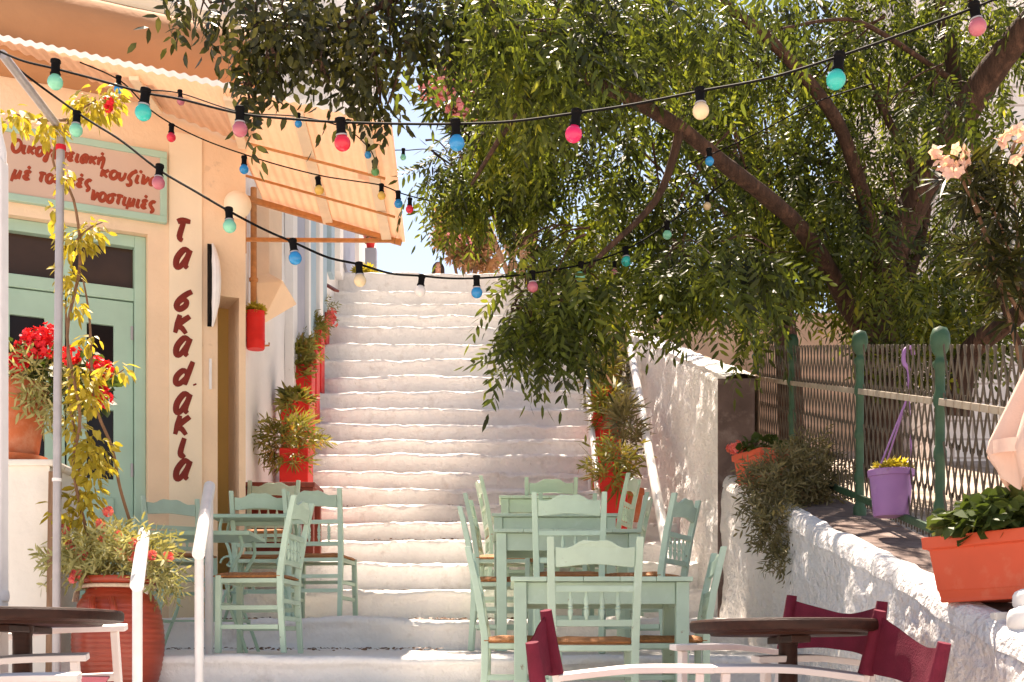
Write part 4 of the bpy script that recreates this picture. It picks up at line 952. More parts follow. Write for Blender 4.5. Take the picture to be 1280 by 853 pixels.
# right of the steps
box_planter(748, 783, 590, 630, 11.35, 'red planter nearest the white pipe, its plant of long narrow leaves', M['lf_mix'], (.20, .26, 60, (.14, .25)), T_LONG+T_TRAIL, group='red planters on the right of the steps')
box_planter(740, 775, 516, 562, 12.75, 'red planter on the right of the steps behind the slender handrail', M['lf_mix'], (.15, .36, 42, (.16, .28)), T_LONG, group='red planters on the right of the steps')
box_planter(738, 764, 482, 520, 14.0, 'highest red planter on the right of the steps, half hidden by spiky leaves', M['lf_mix'], (.18, .5, 60, (.16, .28)), T_LONG, group='red planters on the right of the steps')
t = thing('pot_plant', 'dark leafy plant in a clay pot right of the red planters, by the tall wall', 'plant', tuple(P(785, 590, 12.0)))
zb = floor_at(12.0); t.location.z = zb
mb = MB(); mb.lathe([(.10, 0), (.14, .26), (.155, .27), (.155, .32), (.13, .32), (0, .28)], 20); mb.build('pot', M['terra'], t, world=False)
mb = MB(); clump(mb, P(785, 540, 12.0), (.18, .2, .28), 60, (.14, .24), T_LONG, (-.3, .7)); mb.build('foliage', M['lf_brown'], t)
t = thing('wall_shrub', 'dry brownish shrub in the corner at the top of the tall right-hand wall', 'shrub', tuple(P(768, 500, 15.5)))
mb = MB(); clump(mb, P(768, 455, 15.3), (.30, .3, .5), 110, (.18, .3), T_TRAIL, (-.6, .4)); clump(mb, P(750, 440, 15.6), (.25, .3, .4), 50, (.2, .3), T_FAN, (-.6, .4)); mb.build('foliage', M['lf_brown'], t)
mb = MB(); b0 = P(768, 500, 15.5); b0.z = floor_at(15.5)
for k in range(5): mb.tube(smooth_path([b0, b0+Vector((random.uniform(-.15, .15), random.uniform(-.1, .1), .4)), b0+Vector((random.uniform(-.35, .35), random.uniform(-.2, .2), 1.1))], 4), [.02]*9 if False else .014, 6)
mb.build('stem', M['stem'], t)
# hanging red bucket on the white wall
z = 11.4; c = P(319.5, 437, z); r = 11.5*z/F
t = thing('hanging_bucket', 'red metal bucket of small yellow flowers hanging on the white wall', 'bucket', c)
hb = HZ(390, z)-c.z
mb = MB(); mb.lathe([(r*.9, 0), (r*.98, .01), (r, hb*.2), (r*1.03, hb*.22), (r, hb*.25), (r, hb*.78), (r*1.03, hb*.8), (r, hb*.82), (r*1.0, hb-.012), (r*1.06, hb), (r*.95, hb), (r*.9, hb-.04), (0, hb-.05)], 28); mb.build('bucket', M['redpaint'], t, world=False, angle=35)
mb = MB(); plant_leaves(mb, (c.x, c.y, c.z+hb-.02), r*1.0, .08, 60, (.04, .07), T_FAN, .6); mb.build('foliage', M['lf_yellow'], t)
mb = MB(); mb.tube([(0, 0, .03), (.05, 0, .03), (.12, 0, .035), (.12, 0, .06)], .008, 6); mb.build('hook', M['rust'], t, world=False)
# dark bust-like plant on the red brown table
t = thing('pot_plant', 'small almost black leafy plant in front of the ochre recess', 'plant', tuple(P(284, 608, 10.6)))
mb = MB(); clump(mb, P(283, 590, 10.6), (.09, .09, .13), 130, (.06, .10), T_FAN, (-.3, .5)); mb.build('foliage', M['rock'], t)
mb = MB(); c = P(284, 608, 10.6); mb.lathe([(.05, 0), (.065, .10), (.07, .12), (.06, .12), (0, .1)], 14, tuple(c)); mb.build('pot', M['dark'], t)
# round white lamp and black wall board near the corner of the facade
c = FX(297, 256, .16)
t = thing('wall_lamp', 'round white globe lamp on the corner of the peach front', 'lamp', FX(297, 256, 0))
mb = MB(); mb.lathe([(.102*math.sin(a), -.102*math.cos(a)) for a in np.linspace(.02, 3.12, 16)], 24, tuple(c)); mb.build('globe', M['cream'], t)
mb = MB(); mb.tube([FX(297, 256, 0)+FU*-.02, FX(297, 256, .08)], .05, 14); mb.build('bracket', M['peach'], t)
t = thing('hanging_board', 'narrow black board with a curled white edge standing out from the pier beside the letters', 'sign board', FX(262, 405, 0))
s_ = fs(259); mb = MB(); bp = []
for i in range(21):
    u = i/20; bp.append((s_, fh(259, 404, .1)*(1-u)+fh(259, 300, .1)*u, .13*math.sin(math.pi*u)**.8+.015))
poly = [FP(s_, h, .012) for s_, h, n in (bp[0], bp[-1])]
poly = [FP(s_, h, n) for s_, h, n in bp]
mb.extrude([FP(s_, bp[0][1], .004)]+poly+[FP(s_, bp[-1][1], .004)], FU*.03); mb.build('panel', M['black'], t)
mb = MB(); mb.tube([FP(s_+.035, h, n+.01) for s_, h, n in bp], lerp_list([.008, .03, .034, .03, .008], 21), 8); mb.build('edge', M['whitemetal'], t)
mb = MB(); rect(mb, fs(261), fs(264), fh(262, 487, 0), fh(262, 449, 0), .003, .02); tag(mb.build('wall_switch', M['whitemetal']), 'thin white strip plate on the peach pier below the black board', 'plate')
# ================================================================== RIGHT: FENCE AND POTS
XF = 2.0
fn = thing('trellis_fence', 'folding metal trellis fence between green cast iron posts on the stone ledge', 'fence', (XF, 8, HL(8)))
posts = [10.5, 9.14, 7.36, 5.98, 4.72]
PROF = [(.055, 0), (.055, .06), (.036, .10), (.034, .22), (.046, .24), (.046, .27), (.034, .30), (.033, .50), (.045, .52), (.045, .55), (.033, .58), (.033, .78), (.046, .80), (.046, .84), (.033, .87), (.034, .98), (.050, 1.0), (.050, 1.02), (.030, 1.035), (.030, 1.05), (.055, 1.08), (.068, 1.12), (.066, 1.16), (.048, 1.195), (0, 1.21)]
for z in posts:
    h0 = HL(min(z, 9.4))+(.25*(z-9.4) if z > 9.4 else 0)-.02; H = 1.12; mb = MB(); k_ = .89; kr = .68
    mb.lathe([(r_*kr, q_*k_) for r_, q_ in PROF], 20, (XF, z, h0))
    mb.build('post', M['fgreen'], fn, angle=50)
def fence_h(z): return HL(z) if z < 9.4 else HL(9.4)+.25*(z-9.4)
for z0, z1 in zip(posts[1:], posts[:-1]):
    L = z1-z0-.1; a = Vector((XF, z0+.05, fence_h(z0+.05)+.05)); b = Vector((XF, z1-.05, fence_h(z1-.05)+.05)); U = (b-a)/L
    H = .90; du = .088; sl = .235; mb = MB()             # steep crossing slats
    for fam, off in ((1, -.006), (-1, .006)):
        k = -3
        while k*du < L+3*du:
            u0 = k*du
            for s0 in np.arange(0, H-.01, .225):
                s1 = min(s0+.225, H)
                ua, ub = (u0+(0 if fam > 0 else du*.98), u0+(du*.98 if fam > 0 else 0))
                ub = ua+(ub-ua)*(s1-s0)/.225
                if min(ua, ub) < 0 or max(ua, ub) > L: continue
                mb.bar(a+U*ua+Vector((off, 0, s0)), a+U*ub+Vector((off, 0, s1+.02)), .005, .014, up=U)
            k += 1
    mb.build('lattice_panel', M['lattice'], fn)
    rl = MB()
    nb = int(L/.10)
    for k in range(nb):
        u = L*(k+.5)/nb; c = a+U*u+Vector((-.022, 0, .655)); rl.bar(c-U*(L/nb*.43), c+U*(L/nb*.43), .010, .032)
    rl.build('rail', M['beige'], fn, bevel=.002)
    rb = MB(); rb.bar(a+Vector((-.02, 0, .05)), b+Vector((-.02, 0, .05)), .02, .035); rb.build('bottom_rail', M['fgreen'], fn)
def trough(c, L, W, h, label, m=M['orangepot'], rz=0):
    t = thing('plant_trough', label, 'flower pot', c, rz)
    a = [(-L*.40, -W*.38), (L*.40, -W*.38), (L*.40, W*.38), (-L*.40, W*.38)]; f = lambda k, z: [(x*k, y*k, z) for x, y in a]
    rings = [f(1, 0), f(1.0, .015), f(1.035, h*.16), f(1.06, h*.18), f(1.20, h*.80), f(1.32, h*.82), f(1.34, h), f(1.26, h), f(1.2, h-.04)]
    vs = [v for r_ in rings for v in r_]; fs_ = [(3, 2, 1, 0)]+[(4*k+i, 4*k+(i+1) % 4, 4*k+4+(i+1) % 4, 4*k+4+i) for k in range(len(rings)-1) for i in range(4)]+[tuple(4*(len(rings)-1)+i for i in range(4))]
    mb = MB(); mb.add(vs, fs_); mb.build('pot', m, t, world=False, bevel=.006)
    return t
z = 4.75; cx = XP(1250, z)
hb = HL(z)+.022
tq = trough((cx, z, hb), .46, .28, HZ(668, z)-hb, 'big orange plastic trough of dark geranium leaves at the right edge of the ledge', rz=R(-58))
mb = MB(); plant_leaves(mb, (cx, z, HZ(672, z)), .21, .13, 420, (.05, .085), T_ROUND, .5, .6); mb.build('foliage', M['lf_ger'], tq)
mb = MB(); mb.box((XP(1262, 4.5), 4.5, HL(4.5)+.012), (.12, .06, .03)); tag(mb.build('brick', M['block'], bevel=.008), 'pale brick wedged under the orange trough', 'brick')
mb = MB()
for (dx, dy, dz, r_) in ((.02, 0, .03, .07), (.10, -.03, .05, .06), (.05, .05, .10, .06)): mb.lathe([(r_*math.sin(a)*(1+.1*math.sin(3*a)), -r_*.7*math.cos(a)) for a in np.linspace(.05, 3.1, 9)], 12, (XP(1275, 4.35)+dx, 4.35+dy, HL(4.35)+dz))
tag(mb.build('white_stone', M['white']), 'white painted stone on the wall at the right edge', 'stone')
z = 8.75; cx = XP(946, z); hb = HL(z)+.005
tq = trough((cx+.03, z, hb), .36, .24, HZ(566, z)-hb, 'small orange planter with red flowers at the far end of the ledge', rz=R(-70))
mb = MB(); plant_leaves(mb, (cx+.06, z, HZ(568, z)), .15, .10, 110, (.04, .07), T_ROUND, .5); mb.build('foliage', M['lf_ger'], tq)
mb = MB(); flower_heads(mb, [P(914, 553, z-.1), P(926, 551, z-.1), P(932, 556, z-.1)], .035, 26, (.03, .045)); mb.build('blooms', M['fl_coral'], tq)
t = thing('trailing_shrub', 'dusty grey brown shrub spilling over the edge of the low wall', 'shrub', (XP(990, 8), 8, HL(8)))
mb = MB()
for (p, q, z, rx, rz, n) in ((985, 600, 7.9, .25, .18, 330), (1020, 600, 8.0, .18, .16, 200), (1008, 562, 8.1, .10, .08, 70), (965, 625, 7.75, .13, .16, 150), (975, 665, 7.55, .10, .16, 140), (985, 695, 7.42, .06, .09, 60), (960, 650, 7.6, .09, .10, 60)):
    clump(mb, P(p, q, z), (rx, .16, rz), n, (.07, .13), T_TRAIL, (-.5, .5))
mb.build('foliage', M['lf_brown'], t)
mb = MB()
for k in range(8): mb.tube(smooth_path([P(1000, 640, 7.95), P(random.randint(960, 1030), 610, 7.9), P(random.randint(950, 1040), random.randint(570, 640), 7.85)], 4), .006, 5)
mb.build('stem', M['stem'], t)
# purple hanging pot
z = 6.5; c = P(1114, 646, z); r = 27*z/F
t = thing('hanging_pot', 'purple plastic pot hanging by its purple hanger from the trellis fence', 'flower pot', c)
h = HZ(588, z)-c.z
mb = MB(); mb.lathe([(r*.78, 0), (r*.82, .012), (r*.90, h*.5), (r*.98, h-.035), (r*1.05, h-.033), (r*1.08, h-.004), (r*1.04, h), (r*.96, h-.004), (r*.93, h-.04), (0, h-.045)], 32); mb.build('pot', M['purple'], t, world=False, angle=35)
top = P(1136, 468, z)
mb = MB()
for ang in (-2.4, .2, 1.7):
    mb.tube([c+Vector((r*1.05*math.cos(ang), r*1.05*math.sin(ang)*.9, h-.01)), top+Vector((0, 0, -.10)), top], .0048, 6)
mb.tube(smooth_path([top+Vector((0, 0, -.06)), top+Vector((.0, 0, .02)), top+Vector((-.025, .0, .06)), top+Vector((-.02, 0, .12)), top+Vector((.02, .02, .14)), top+Vector((.035, .04, .11))], 5), .011, 8); mb.build('hanger', M['purple'], t)
mb = MB(); plant_leaves(mb, (c.x, c.y, c.z+h-.02), r*.95, .06, 130, (.03, .05), T_FAN, .5); mb.build('foliage', M['lf_yellow'], t)
# closed blush parasol at the right edge
z = 4.6; t = thing('folded_parasol', 'closed blush canvas parasol at the right edge in front of the fence', 'parasol', P(1300, 700, z))
ax0, ax1 = P(1312, 612, z), P(1338, 380, z); ax = (ax1-ax0).normalized(); sx_ = ax.cross(Vector((0, 1, 0))).normalized(); sy_ = ax.cross(sx_)
mb = MB()
def para(u, v):
    a = u*2*math.pi; rr = (.155+.055*min(1, v/.18) if v < .18 else .21-.17*(v-.18)/.82)*(1+.16*math.cos(a*8+v*1.5)); p = ax0+(ax1-ax0)*v+ax*.02*math.cos(a*8)*(v < .1)
    return tuple(p+sx_*(rr*math.cos(a))+sy_*(rr*math.sin(a)*.8))
mb.grid(para, 96, 18); mb.build('canopy', M['umb'], t)
mb = MB(); mb.grid(lambda u, v: tuple(ax0+ax*(.10+.05*v)+(sx_*math.cos(u*6.2832)+sy_*math.sin(u*6.2832)*.82)*(.226)), 48, 2); mb.build('strap', M['umb'], t, fixn=False)
mb = MB(); mb.tube([ax0-ax*1.2, ax1+ax*.15], .018, 10); mb.build('pole', M['whitewood'], t)
mb = MB(); mb.tube([P(1257, 502, 5.4), P(1257, 585, 5.4)], .03, 10); tag(mb.build('white_pipe', M['whitemetal']), 'short white upright pipe behind the folded parasol', 'pipe')

# ================================================================== TREE
tree = thing('shade_tree', 'large pinnate leaved tree spreading over the steps from behind the trellis fence', 'tree', (XP(1100, 9.3), 9.3, HL(9.3)-.1))
mb = MB()
def limb(pts, radii, n=12, k=6):
    pp = smooth_path([P(*q) for q in pts], k); rr = lerp_list(radii, len(pp))
    rr = [r_*(1+.10*nz(i*.7, r_*40, len(pts))) for i, r_ in enumerate(rr)]; mb.tube(pp, rr, n)
limb([(1098, 600, 9.3), (1098, 500, 9.3), (1096, 440, 9.3), (1105, 370, 9.3), (1122, 300, 9.3), (1160, 220, 9.2), (1205, 140, 9.0), (1250, 75, 8.8), (1300, 10, 8.6), (1380, -120, 8.4)], [.18, .15, .13, .115, .115, .11, .105, .10, .09, .08], 16)
limb([(1094, 450, 9.3), (1085, 425, 9.25), (1058, 380, 9.1), (1035, 335, 8.9), (1000, 285, 8.6), (960, 248, 8.3), (905, 205, 8.0), (850, 160, 7.8), (790, 125, 7.6), (735, 98, 7.4), (650, 40, 7.2), (560, -40, 6.9), (470, -110, 6.6)], [.08, .07, .064, .060, .056, .052, .048, .044, .040, .035, .028, .022, .015])
limb([(1110, 360, 9.3), (1090, 290, 9.2), (1072, 220, 9.0), (1045, 150, 8.8), (1000, 90, 8.6), (950, 40, 8.4), (890, -5, 8.2), (800, -60, 7.8)], [.07, .055, .048, .044, .04, .036, .032, .02])
limb([(1165, 215, 9.2), (1190, 150, 9.2), (1192, 90, 9.2), (1183, 40, 9.2), (1170, -20, 9.2)], [.07, .06, .055, .05, .04])
limb([(1150, 230, 9.2), (1100, 130, 9.3), (1060, 60, 9.4), (1020, -10, 9.5)], [.035, .028, .02, .015])
limb([(1130, 290, 9.3), (1060, 220, 9.6), (980, 190, 9.8), (880, 170, 10)], [.03, .025, .02, .012])
limb([(1098, 430, 9.3), (1140, 330, 9.5), (1160, 260, 9.7)], [.06, .05, .03])
limb([(1190, 100, 9), (1090, 35, 8.6), (1040, 25, 8.4), (960, 40, 8.2)], [.02, .016, .012, .008], 8)
limb([(700, 70, 7.3), (640, 150, 8.2), (590, 230, 9)], [.03, .02, .012], 8)
limb([(850, 165, 7.8), (820, 250, 7.8), (740, 330, 7.7), (690, 390, 7.6)], [.03, .022, .016, .008], 8)
limb([(560, -40, 6.9), (480, 5, 6.6), (400, 40, 6.5), (320, 20, 6.4)], [.025, .018, .012, .006], 8)
limb([(480, -20, 6.7), (500, 70, 6.8), (485, 130, 6.8)], [.015, .01, .005], 6)
CL = [ # px, py, z, rx px, ry px, rz m, sprays
 (632, 165, 9.4, 28, 50, .5, 46), (655, 120, 9.0, 55, 100, .7, 150), (645, 215, 9.6, 58, 52, .7, 112), (580, 215, 9.8, 38, 45, .4, 64), (552, 215, 9.8, 24, 28, .3, 24), (720, 45, 8.0, 100, 60, .8, 190), (760, 220, 9.5, 85, 85, .8, 160),
 (700, 350, 7.9, 60, 44, .5, 90), (678, 378, 7.7, 38, 30, .3, 36), (652, 398, 7.65, 18, 14, .2, 8), (730, 375, 8.0, 30, 24, .3, 26), (850, 80, 9.3, 105, 95, .9, 170), (870, 260, 9.1, 85, 80, .6, 130), (900, 325, 7.9, 60, 36, .5, 80),
 (835, 330, 8.0, 40, 36, .4, 46), (980, 140, 9.5, 110, 130, .9, 220), (955, 300, 9.4, 80, 65, .5, 90), (1040, 50, 9.8, 130, 70, .9, 150), (1125, 190, 9.9, 110, 110, .8, 110), (1140, 320, 10.2, 90, 80, .7, 80),
 (1190, 60, 10.2, 100, 80, .8, 100), (1225, 250, 10.4, 50, 70, .6, 36), (1040, 330, 9.7, 55, 35, .5, 44), (780, 10, 7.4, 230, 40, .6, 190), (635, 30, 8.0, 45, 50, .5, 60),
 (1120, 345, 8.7, 40, 34, .3, 30), (1160, 130, 8.6, 60, 40, .3, 22), (1060, 260, 8.8, 60, 50, .4, 40), (1200, 320, 9.2, 60, 50, .4, 36), (690, 55, 6.9, 60, 50, .3, 70), (590, 0, 6.8, 70, 30, .3, 50), (790, 300, 9.8, 70, 60, .6, 90), (1010, 250, 9.8, 90, 80, .7, 120), (1240, 20, 9.0, 60, 40, .6, 36), (1150, 375, 10.0, 70, 35, .5, 40), (945, 400, 8.6, 18, 24, .2, 10), (1250, 370, 10.4, 40, 60, .5, 12), (940, 345, 9.0, 60, 30, .5, 36),
 (700, 305, 9.2, 50, 24, .4, 40), (850, -60, 8.4, 420, 50, 1.0, 120), (1150, -50, 9.4, 200, 50, 1.0, 60)]
CLD = [(300, 2, 6.3, 100, 18, .35, 44), (235, 2, 6.3, 30, 12, .3, 9), (330, 40, 6.4, 28, 42, .3, 32), (400, 30, 6.5, 70, 40, .4, 64), (460, 25, 6.7, 75, 45, .5, 84), (520, 0, 6.8, 50, 20, .4, 24), (402, 95, 6.5, 8, 14, .2, 4),
 (462, 80, 6.7, 26, 32, .3, 26), (476, 118, 6.7, 7, 20, .15, 9), (512, 38, 6.8, 12, 16, .15, 4), (303, 112, 6.4, 8, 20, .15, 6), (345, 92, 6.4, 10, 12, .15, 3), (440, -40, 6.6, 200, 36, .5, 80)]
twig_targets = []
cr = MB(); cd = MB()
for (px, py, z, rx, ry, rz, n) in CL:
    c = P(px, py, z); s = z/F; k = int(n*(1.22 if px < 1000 else 1.75))
    clump(cr, c, (rx*s, rz, ry*s), k, (.22, .46), T_PIN, (-1.3, -.05), .6, .55); twig_targets.append((c, rx*s, rz, ry*s, 6))
for (px, py, z, rx, ry, rz, n) in CLD:
    c = P(px, py, z); s = z/F
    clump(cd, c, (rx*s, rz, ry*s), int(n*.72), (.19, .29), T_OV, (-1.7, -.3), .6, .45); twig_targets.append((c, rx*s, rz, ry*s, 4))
# trailing tips that hang clear of the crown
for (px, py, z) in ((628, 432, 7.7), (640, 418, 7.7), (686, 425, 7.8), (705, 415, 7.8), (535, 250, 9.7), (820, 370, 8.0), (900, 372, 8.0)):
    for k in range(4): clump(cr, P(px, py-14*k, z), (.03, .06, .05), 1, (.2, .3), T_PIN, (-2.4, -1.0), .5, .3)
for c, rx, ry, rz, n in twig_targets:
    for k in range(n):
        a = Vector((c[0]+random.uniform(-1, 1)*rx, c[1]+random.uniform(-1, 1)*ry, c[2]+random.uniform(0, 1)*rz)); b = Vector((c[0]+random.uniform(-1, 1)*rx, c[1]+random.uniform(-1, 1)*ry, c[2]+random.uniform(-.8, .3)*rz))
        mb.tube(smooth_path([a, (a+b)/2+Vector((0, 0, .06)), b], 3), lerp_list([.009, .003], 7), 5)
mb.build('trunk', M['bark'], tree, angle=70)
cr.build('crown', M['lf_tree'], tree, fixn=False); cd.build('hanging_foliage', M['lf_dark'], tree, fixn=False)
# a second tree farther up the garden, mostly hidden behind the first: its crown dapples the steps
ut = thing('upper_garden_tree', 'feathery tree farther up the garden beside the steps, mostly behind the big limb', 'tree', (3.2, 14.5, 2.6))
mb = MB()
pp = smooth_path([(3.2, 14.5, 2.4), (3.1, 14.6, 4.5), (2.8, 14.8, 6.5), (2.4, 15.2, 8.0)], 5); mb.tube(pp, lerp_list([.16, .12, .06], len(pp)), 10)
mu = MB()
for k in range(30):
    c = (random.uniform(-.5, 1.0), random.uniform(12.8, 19.0), 0); h = 7.0+.42*(c[1]-12)+random.uniform(-.3, 1.6)
    clump(mu, (c[0], c[1], h), (.5, .6, .35), 21, (.35, .6), T_PIN, (-1.1, 0), .6, .6)
    pp = smooth_path([(3.0, 14.6, 5.2), (3.0*.4+c[0]*.6, 14.6*.4+c[1]*.6, h-.8), (c[0], c[1], h+.1)], 4); mb.tube(pp, lerp_list([.04, .01], len(pp)), 5)
mb.build('trunk', M['bark'], ut); mu.build('crown', M['lf_tree'], ut, fixn=False)
# dry leaf litter gathered along the backs of the lower treads
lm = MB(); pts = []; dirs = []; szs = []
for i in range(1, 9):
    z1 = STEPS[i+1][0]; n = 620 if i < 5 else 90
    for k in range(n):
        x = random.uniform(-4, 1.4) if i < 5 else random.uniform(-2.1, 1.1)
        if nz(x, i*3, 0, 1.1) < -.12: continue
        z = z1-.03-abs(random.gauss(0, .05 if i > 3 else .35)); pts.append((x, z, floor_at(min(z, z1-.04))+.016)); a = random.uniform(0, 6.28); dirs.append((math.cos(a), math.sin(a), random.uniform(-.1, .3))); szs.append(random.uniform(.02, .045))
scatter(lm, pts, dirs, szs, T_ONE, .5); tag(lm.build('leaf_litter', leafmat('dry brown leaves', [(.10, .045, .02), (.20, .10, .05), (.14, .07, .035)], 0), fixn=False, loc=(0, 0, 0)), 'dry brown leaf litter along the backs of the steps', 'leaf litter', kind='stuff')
# second trunk and background greenery of the garden
t2 = thing('garden_tree', 'smaller slanting tree behind the fence with thin bare limbs at the far right', 'tree', tuple(P(1215, 440, 8.6)))
mb = MB(); pp = smooth_path([P(1195, 520, 8.8), P(1210, 445, 8.7), P(1250, 410, 8.5), P(1300, 375, 8.2), P(1380, 320, 7.8)], 5); mb.tube(pp, lerp_list([.09, .08, .07, .06, .05], len(pp)), 12)
pp = smooth_path([P(1290, 470, 7.2), P(1250, 370, 7.2), P(1225, 270, 7.2), P(1215, 180, 7.2)], 5); mb.tube(pp, lerp_list([.022, .018, .012, .006], len(pp)), 8)
mb.build('trunk', M['bark'], t2)
mb = MB()
for (p, q, z, rx, rz, n) in ((1160, 400, 9.6, .35, .25, 150), (1220, 430, 9.2, .25, .16, 60), (1150, 450, 9.0, .35, .12, 80), (1250, 330, 9.5, .25, .35, 50)): clump(mb, P(p, q, z), (rx, .3, rz), n, (.16, .26), T_OV, (-.9, .2), .6)
mb.build('crown', M['lf_tree'], t2, fixn=False)
ol = thing('oleander', 'oleander with blush white flowers and long dark leaves at the right edge', 'shrub', tuple(P(1290, 520, 6.9)))
mb = MB()
for path in ([(1290, 520), (1262, 400), (1235, 300), (1200, 215)], [(1300, 480), (1275, 330), (1265, 190)], [(1295, 450), (1250, 280), (1215, 240)], [(1280, 400), (1240, 340), (1210, 330)], [(1200, 215), (1192, 200), (1185, 195)], [(1235, 300), (1205, 230), (1175, 198)], [(1265, 190), (1268, 180), (1275, 172)], [(1225, 270), (1210, 220), (1205, 205)]):
    pp = smooth_path([P(p, q, 6.9) for p, q in path], 5); mb.tube(pp, lerp_list([.012, .004], len(pp)), 6)
mb.build('stem', M['stem'], ol)
mb = MB()
for (p, q, rx, rz, n) in ((1210, 225, .16, .10, 22), (1255, 250, .14, .16, 26), (1240, 320, .14, .16, 20), (1270, 380, .10, .18, 18), (1235, 200, .14, .06, 14), (1265, 300, .10, .2, 20)): clump(mb, P(p, q, 6.9), (rx, .12, rz), n, (.15, .24), T_LONG, (-.7, .5), .7)
mb.build('foliage', M['lf_dark'], ol, fixn=False)
mb = MB(); flower_heads(mb, [P(p, q, 6.75) for p, q in ((1175, 190), (1190, 186), (1202, 192), (1186, 204), (1196, 212), (1178, 204), (1210, 198), (1188, 216), (1168, 196), (1204, 206))], .022, 2, (.075, .10)); mb.build('blooms', M['fl_blush'], ol)
mb = MB(); flower_heads(mb, [P(p, q, 6.75) for p, q in ((1265, 172), (1272, 184), (1258, 178), (1278, 170), (1270, 160), (1252, 170), (1268, 194))], .022, 2, (.075, .10)); mb.build('blooms', M['fl_blush'], ol)
ol = thing('oleander', 'tall oleander with pink flowers against the sky above the top of the steps', 'shrub', tuple(P(600, 330, 17.0)))
ol.location.z = 6.0
mb = MB()
for k in range(9):
    pp = smooth_path([Vector((XP(640+random.uniform(-20, 30), 16.0), 19.5, 6.2)), P(640+random.uniform(-40, 40), 260, 16), P(560+random.uniform(-30, 60), 110+random.uniform(-30, 60), 15)], 5); mb.tube(pp, lerp_list([.05, .012], len(pp)), 6)
mb.build('stem', M['stem'], ol)
mb = MB()
for (p, q, rx, rz, n) in ((575, 110, .40, .30, 70), (620, 70, .3, .4, 60), (590, 140, .25, .2, 50), (640, 170, .6, .8, 200)): clump(mb, P(p, q, 15.0), (rx, .4, rz), n, (.28, .42), T_LONG, (-.5, .5), .7)
mb.build('foliage', M['lf_tree'], ol, fixn=False)
mb = MB(); flower_heads(mb, [P(p, q, 14.6) for p, q in ((537, 112), (555, 105), (565, 98), (575, 95), (590, 96), (570, 122), (580, 130), (572, 134), (590, 138), (603, 80), (560, 90), (598, 92), (552, 118), (585, 104), (612, 85))], .13, 26, (.08, .13)); mb.build('blooms', M['fl_pink'], ol)

# ================================================================== TOP OF THE STEPS
t = thing('bougainvillea', 'reddish bushy shrub at the head of the steps beside the sitting person', 'shrub', tuple(P(585, 341, 20.5)))
ztop = STEPS[-1][1]
mb = MB()
for (p, q, rx, rz, n) in ((585, 300, .42, .35, 260), (560, 290, .22, .35, 90), (600, 325, .35, .2, 130), (580, 270, .3, .2, 70)): clump(mb, P(p, q, 20.5), (rx, .35, rz), n, (.12, .2), T_FAN, (-.5, .5), .7)
mb.build('foliage', M['lf_far'], t, fixn=False)
mb = MB()
for k in range(5): mb.tube([Vector((XP(585, 20.5)+random.uniform(-.1, .1), 20.5, ztop-.55)), P(585+random.uniform(-25, 25), 300, 20.5)], .025, 6)
mb.build('stem', M['stem'], t)
mb = MB(); flower_heads(mb, [P(p, q, 20.1) for p, q in ((560, 288), (565, 298), (570, 292), (578, 290), (585, 296), (575, 282))], .13, 26, (.05, .08)); mb.build('blooms', M['fl_pink'], t)
mb = MB(); c = P(612, 340, 21.5)
mb.grid(lambda u, v: (c.x+.42*math.cos(u*6.2832)*math.sin(v*1.5+.07)*(1+.2*nz(u*5, v*3, 1)), c.y+.34*math.sin(u*6.2832)*math.sin(v*1.5+.07), ztop-.5+1.35*math.cos(v*1.5)*(1+.25*nz(u*6, v*4, 3))), 24, 10, flip=True)
tag(mb.build('boulder', M['rock']), 'dark grey boulder at the head of the steps right of the reddish shrub', 'boulder')
z = 19.5; t = thing('gate_pillar', 'short grey pillar at the head of the steps with a small planted pot on it', 'pillar', (XP(464, z), z, ztop-.1))
mb = MB(); hp = HZ(312, z)-ztop; mb.box((0, 0, (hp+.1)/2), (.17, .17, hp+.1)); mb.build('shaft', M['bluegrey'], t, world=False, bevel=.01)
pp_ = pot_round('flower_pot', 'tiny red pot of pink flowers on the grey pillar at the head of the steps', 'flower pot', (XP(463, z), z, HZ(311, z)), .075, .14, M['redpaint'])
mb = MB(); c = P(463, 299, z); flower_heads(mb, [c+Vector((-.04, -.03, .02)), c+Vector((.03, -.02, .06)), c+Vector((0, 0, .10))], .05, 10, (.06, .09)); mb.build('blooms', M['fl_pink'], pp_)
mb = MB(); plant_leaves(mb, tuple(P(463, 302, z)), .07, .1, 26, (.05, .09), T_FAN, .6); mb.build('foliage', M['lf_mix'], pp_)
t = thing('small_shrub', 'small pale plants in front of the grey pillar on the top step', 'plant', (XP(460, 18.9), 18.9, ztop))
mb = MB(); plant_leaves(mb, (XP(460, 18.9), 18.9, ztop), .2, .2, 60, (.08, .14), T_FAN, .6); mb.build('foliage', M['lf_yellow'], t)
mb = MB(); pl = P(412, 360, 16.9); mb.bar(P(404, 354, 17.2), P(421, 364, 16.9), .07, .03); tag(mb.build('dark_slat', M['redwood'], bevel=.004), 'short dark wooden slat leaning by the top of the planters', 'board')
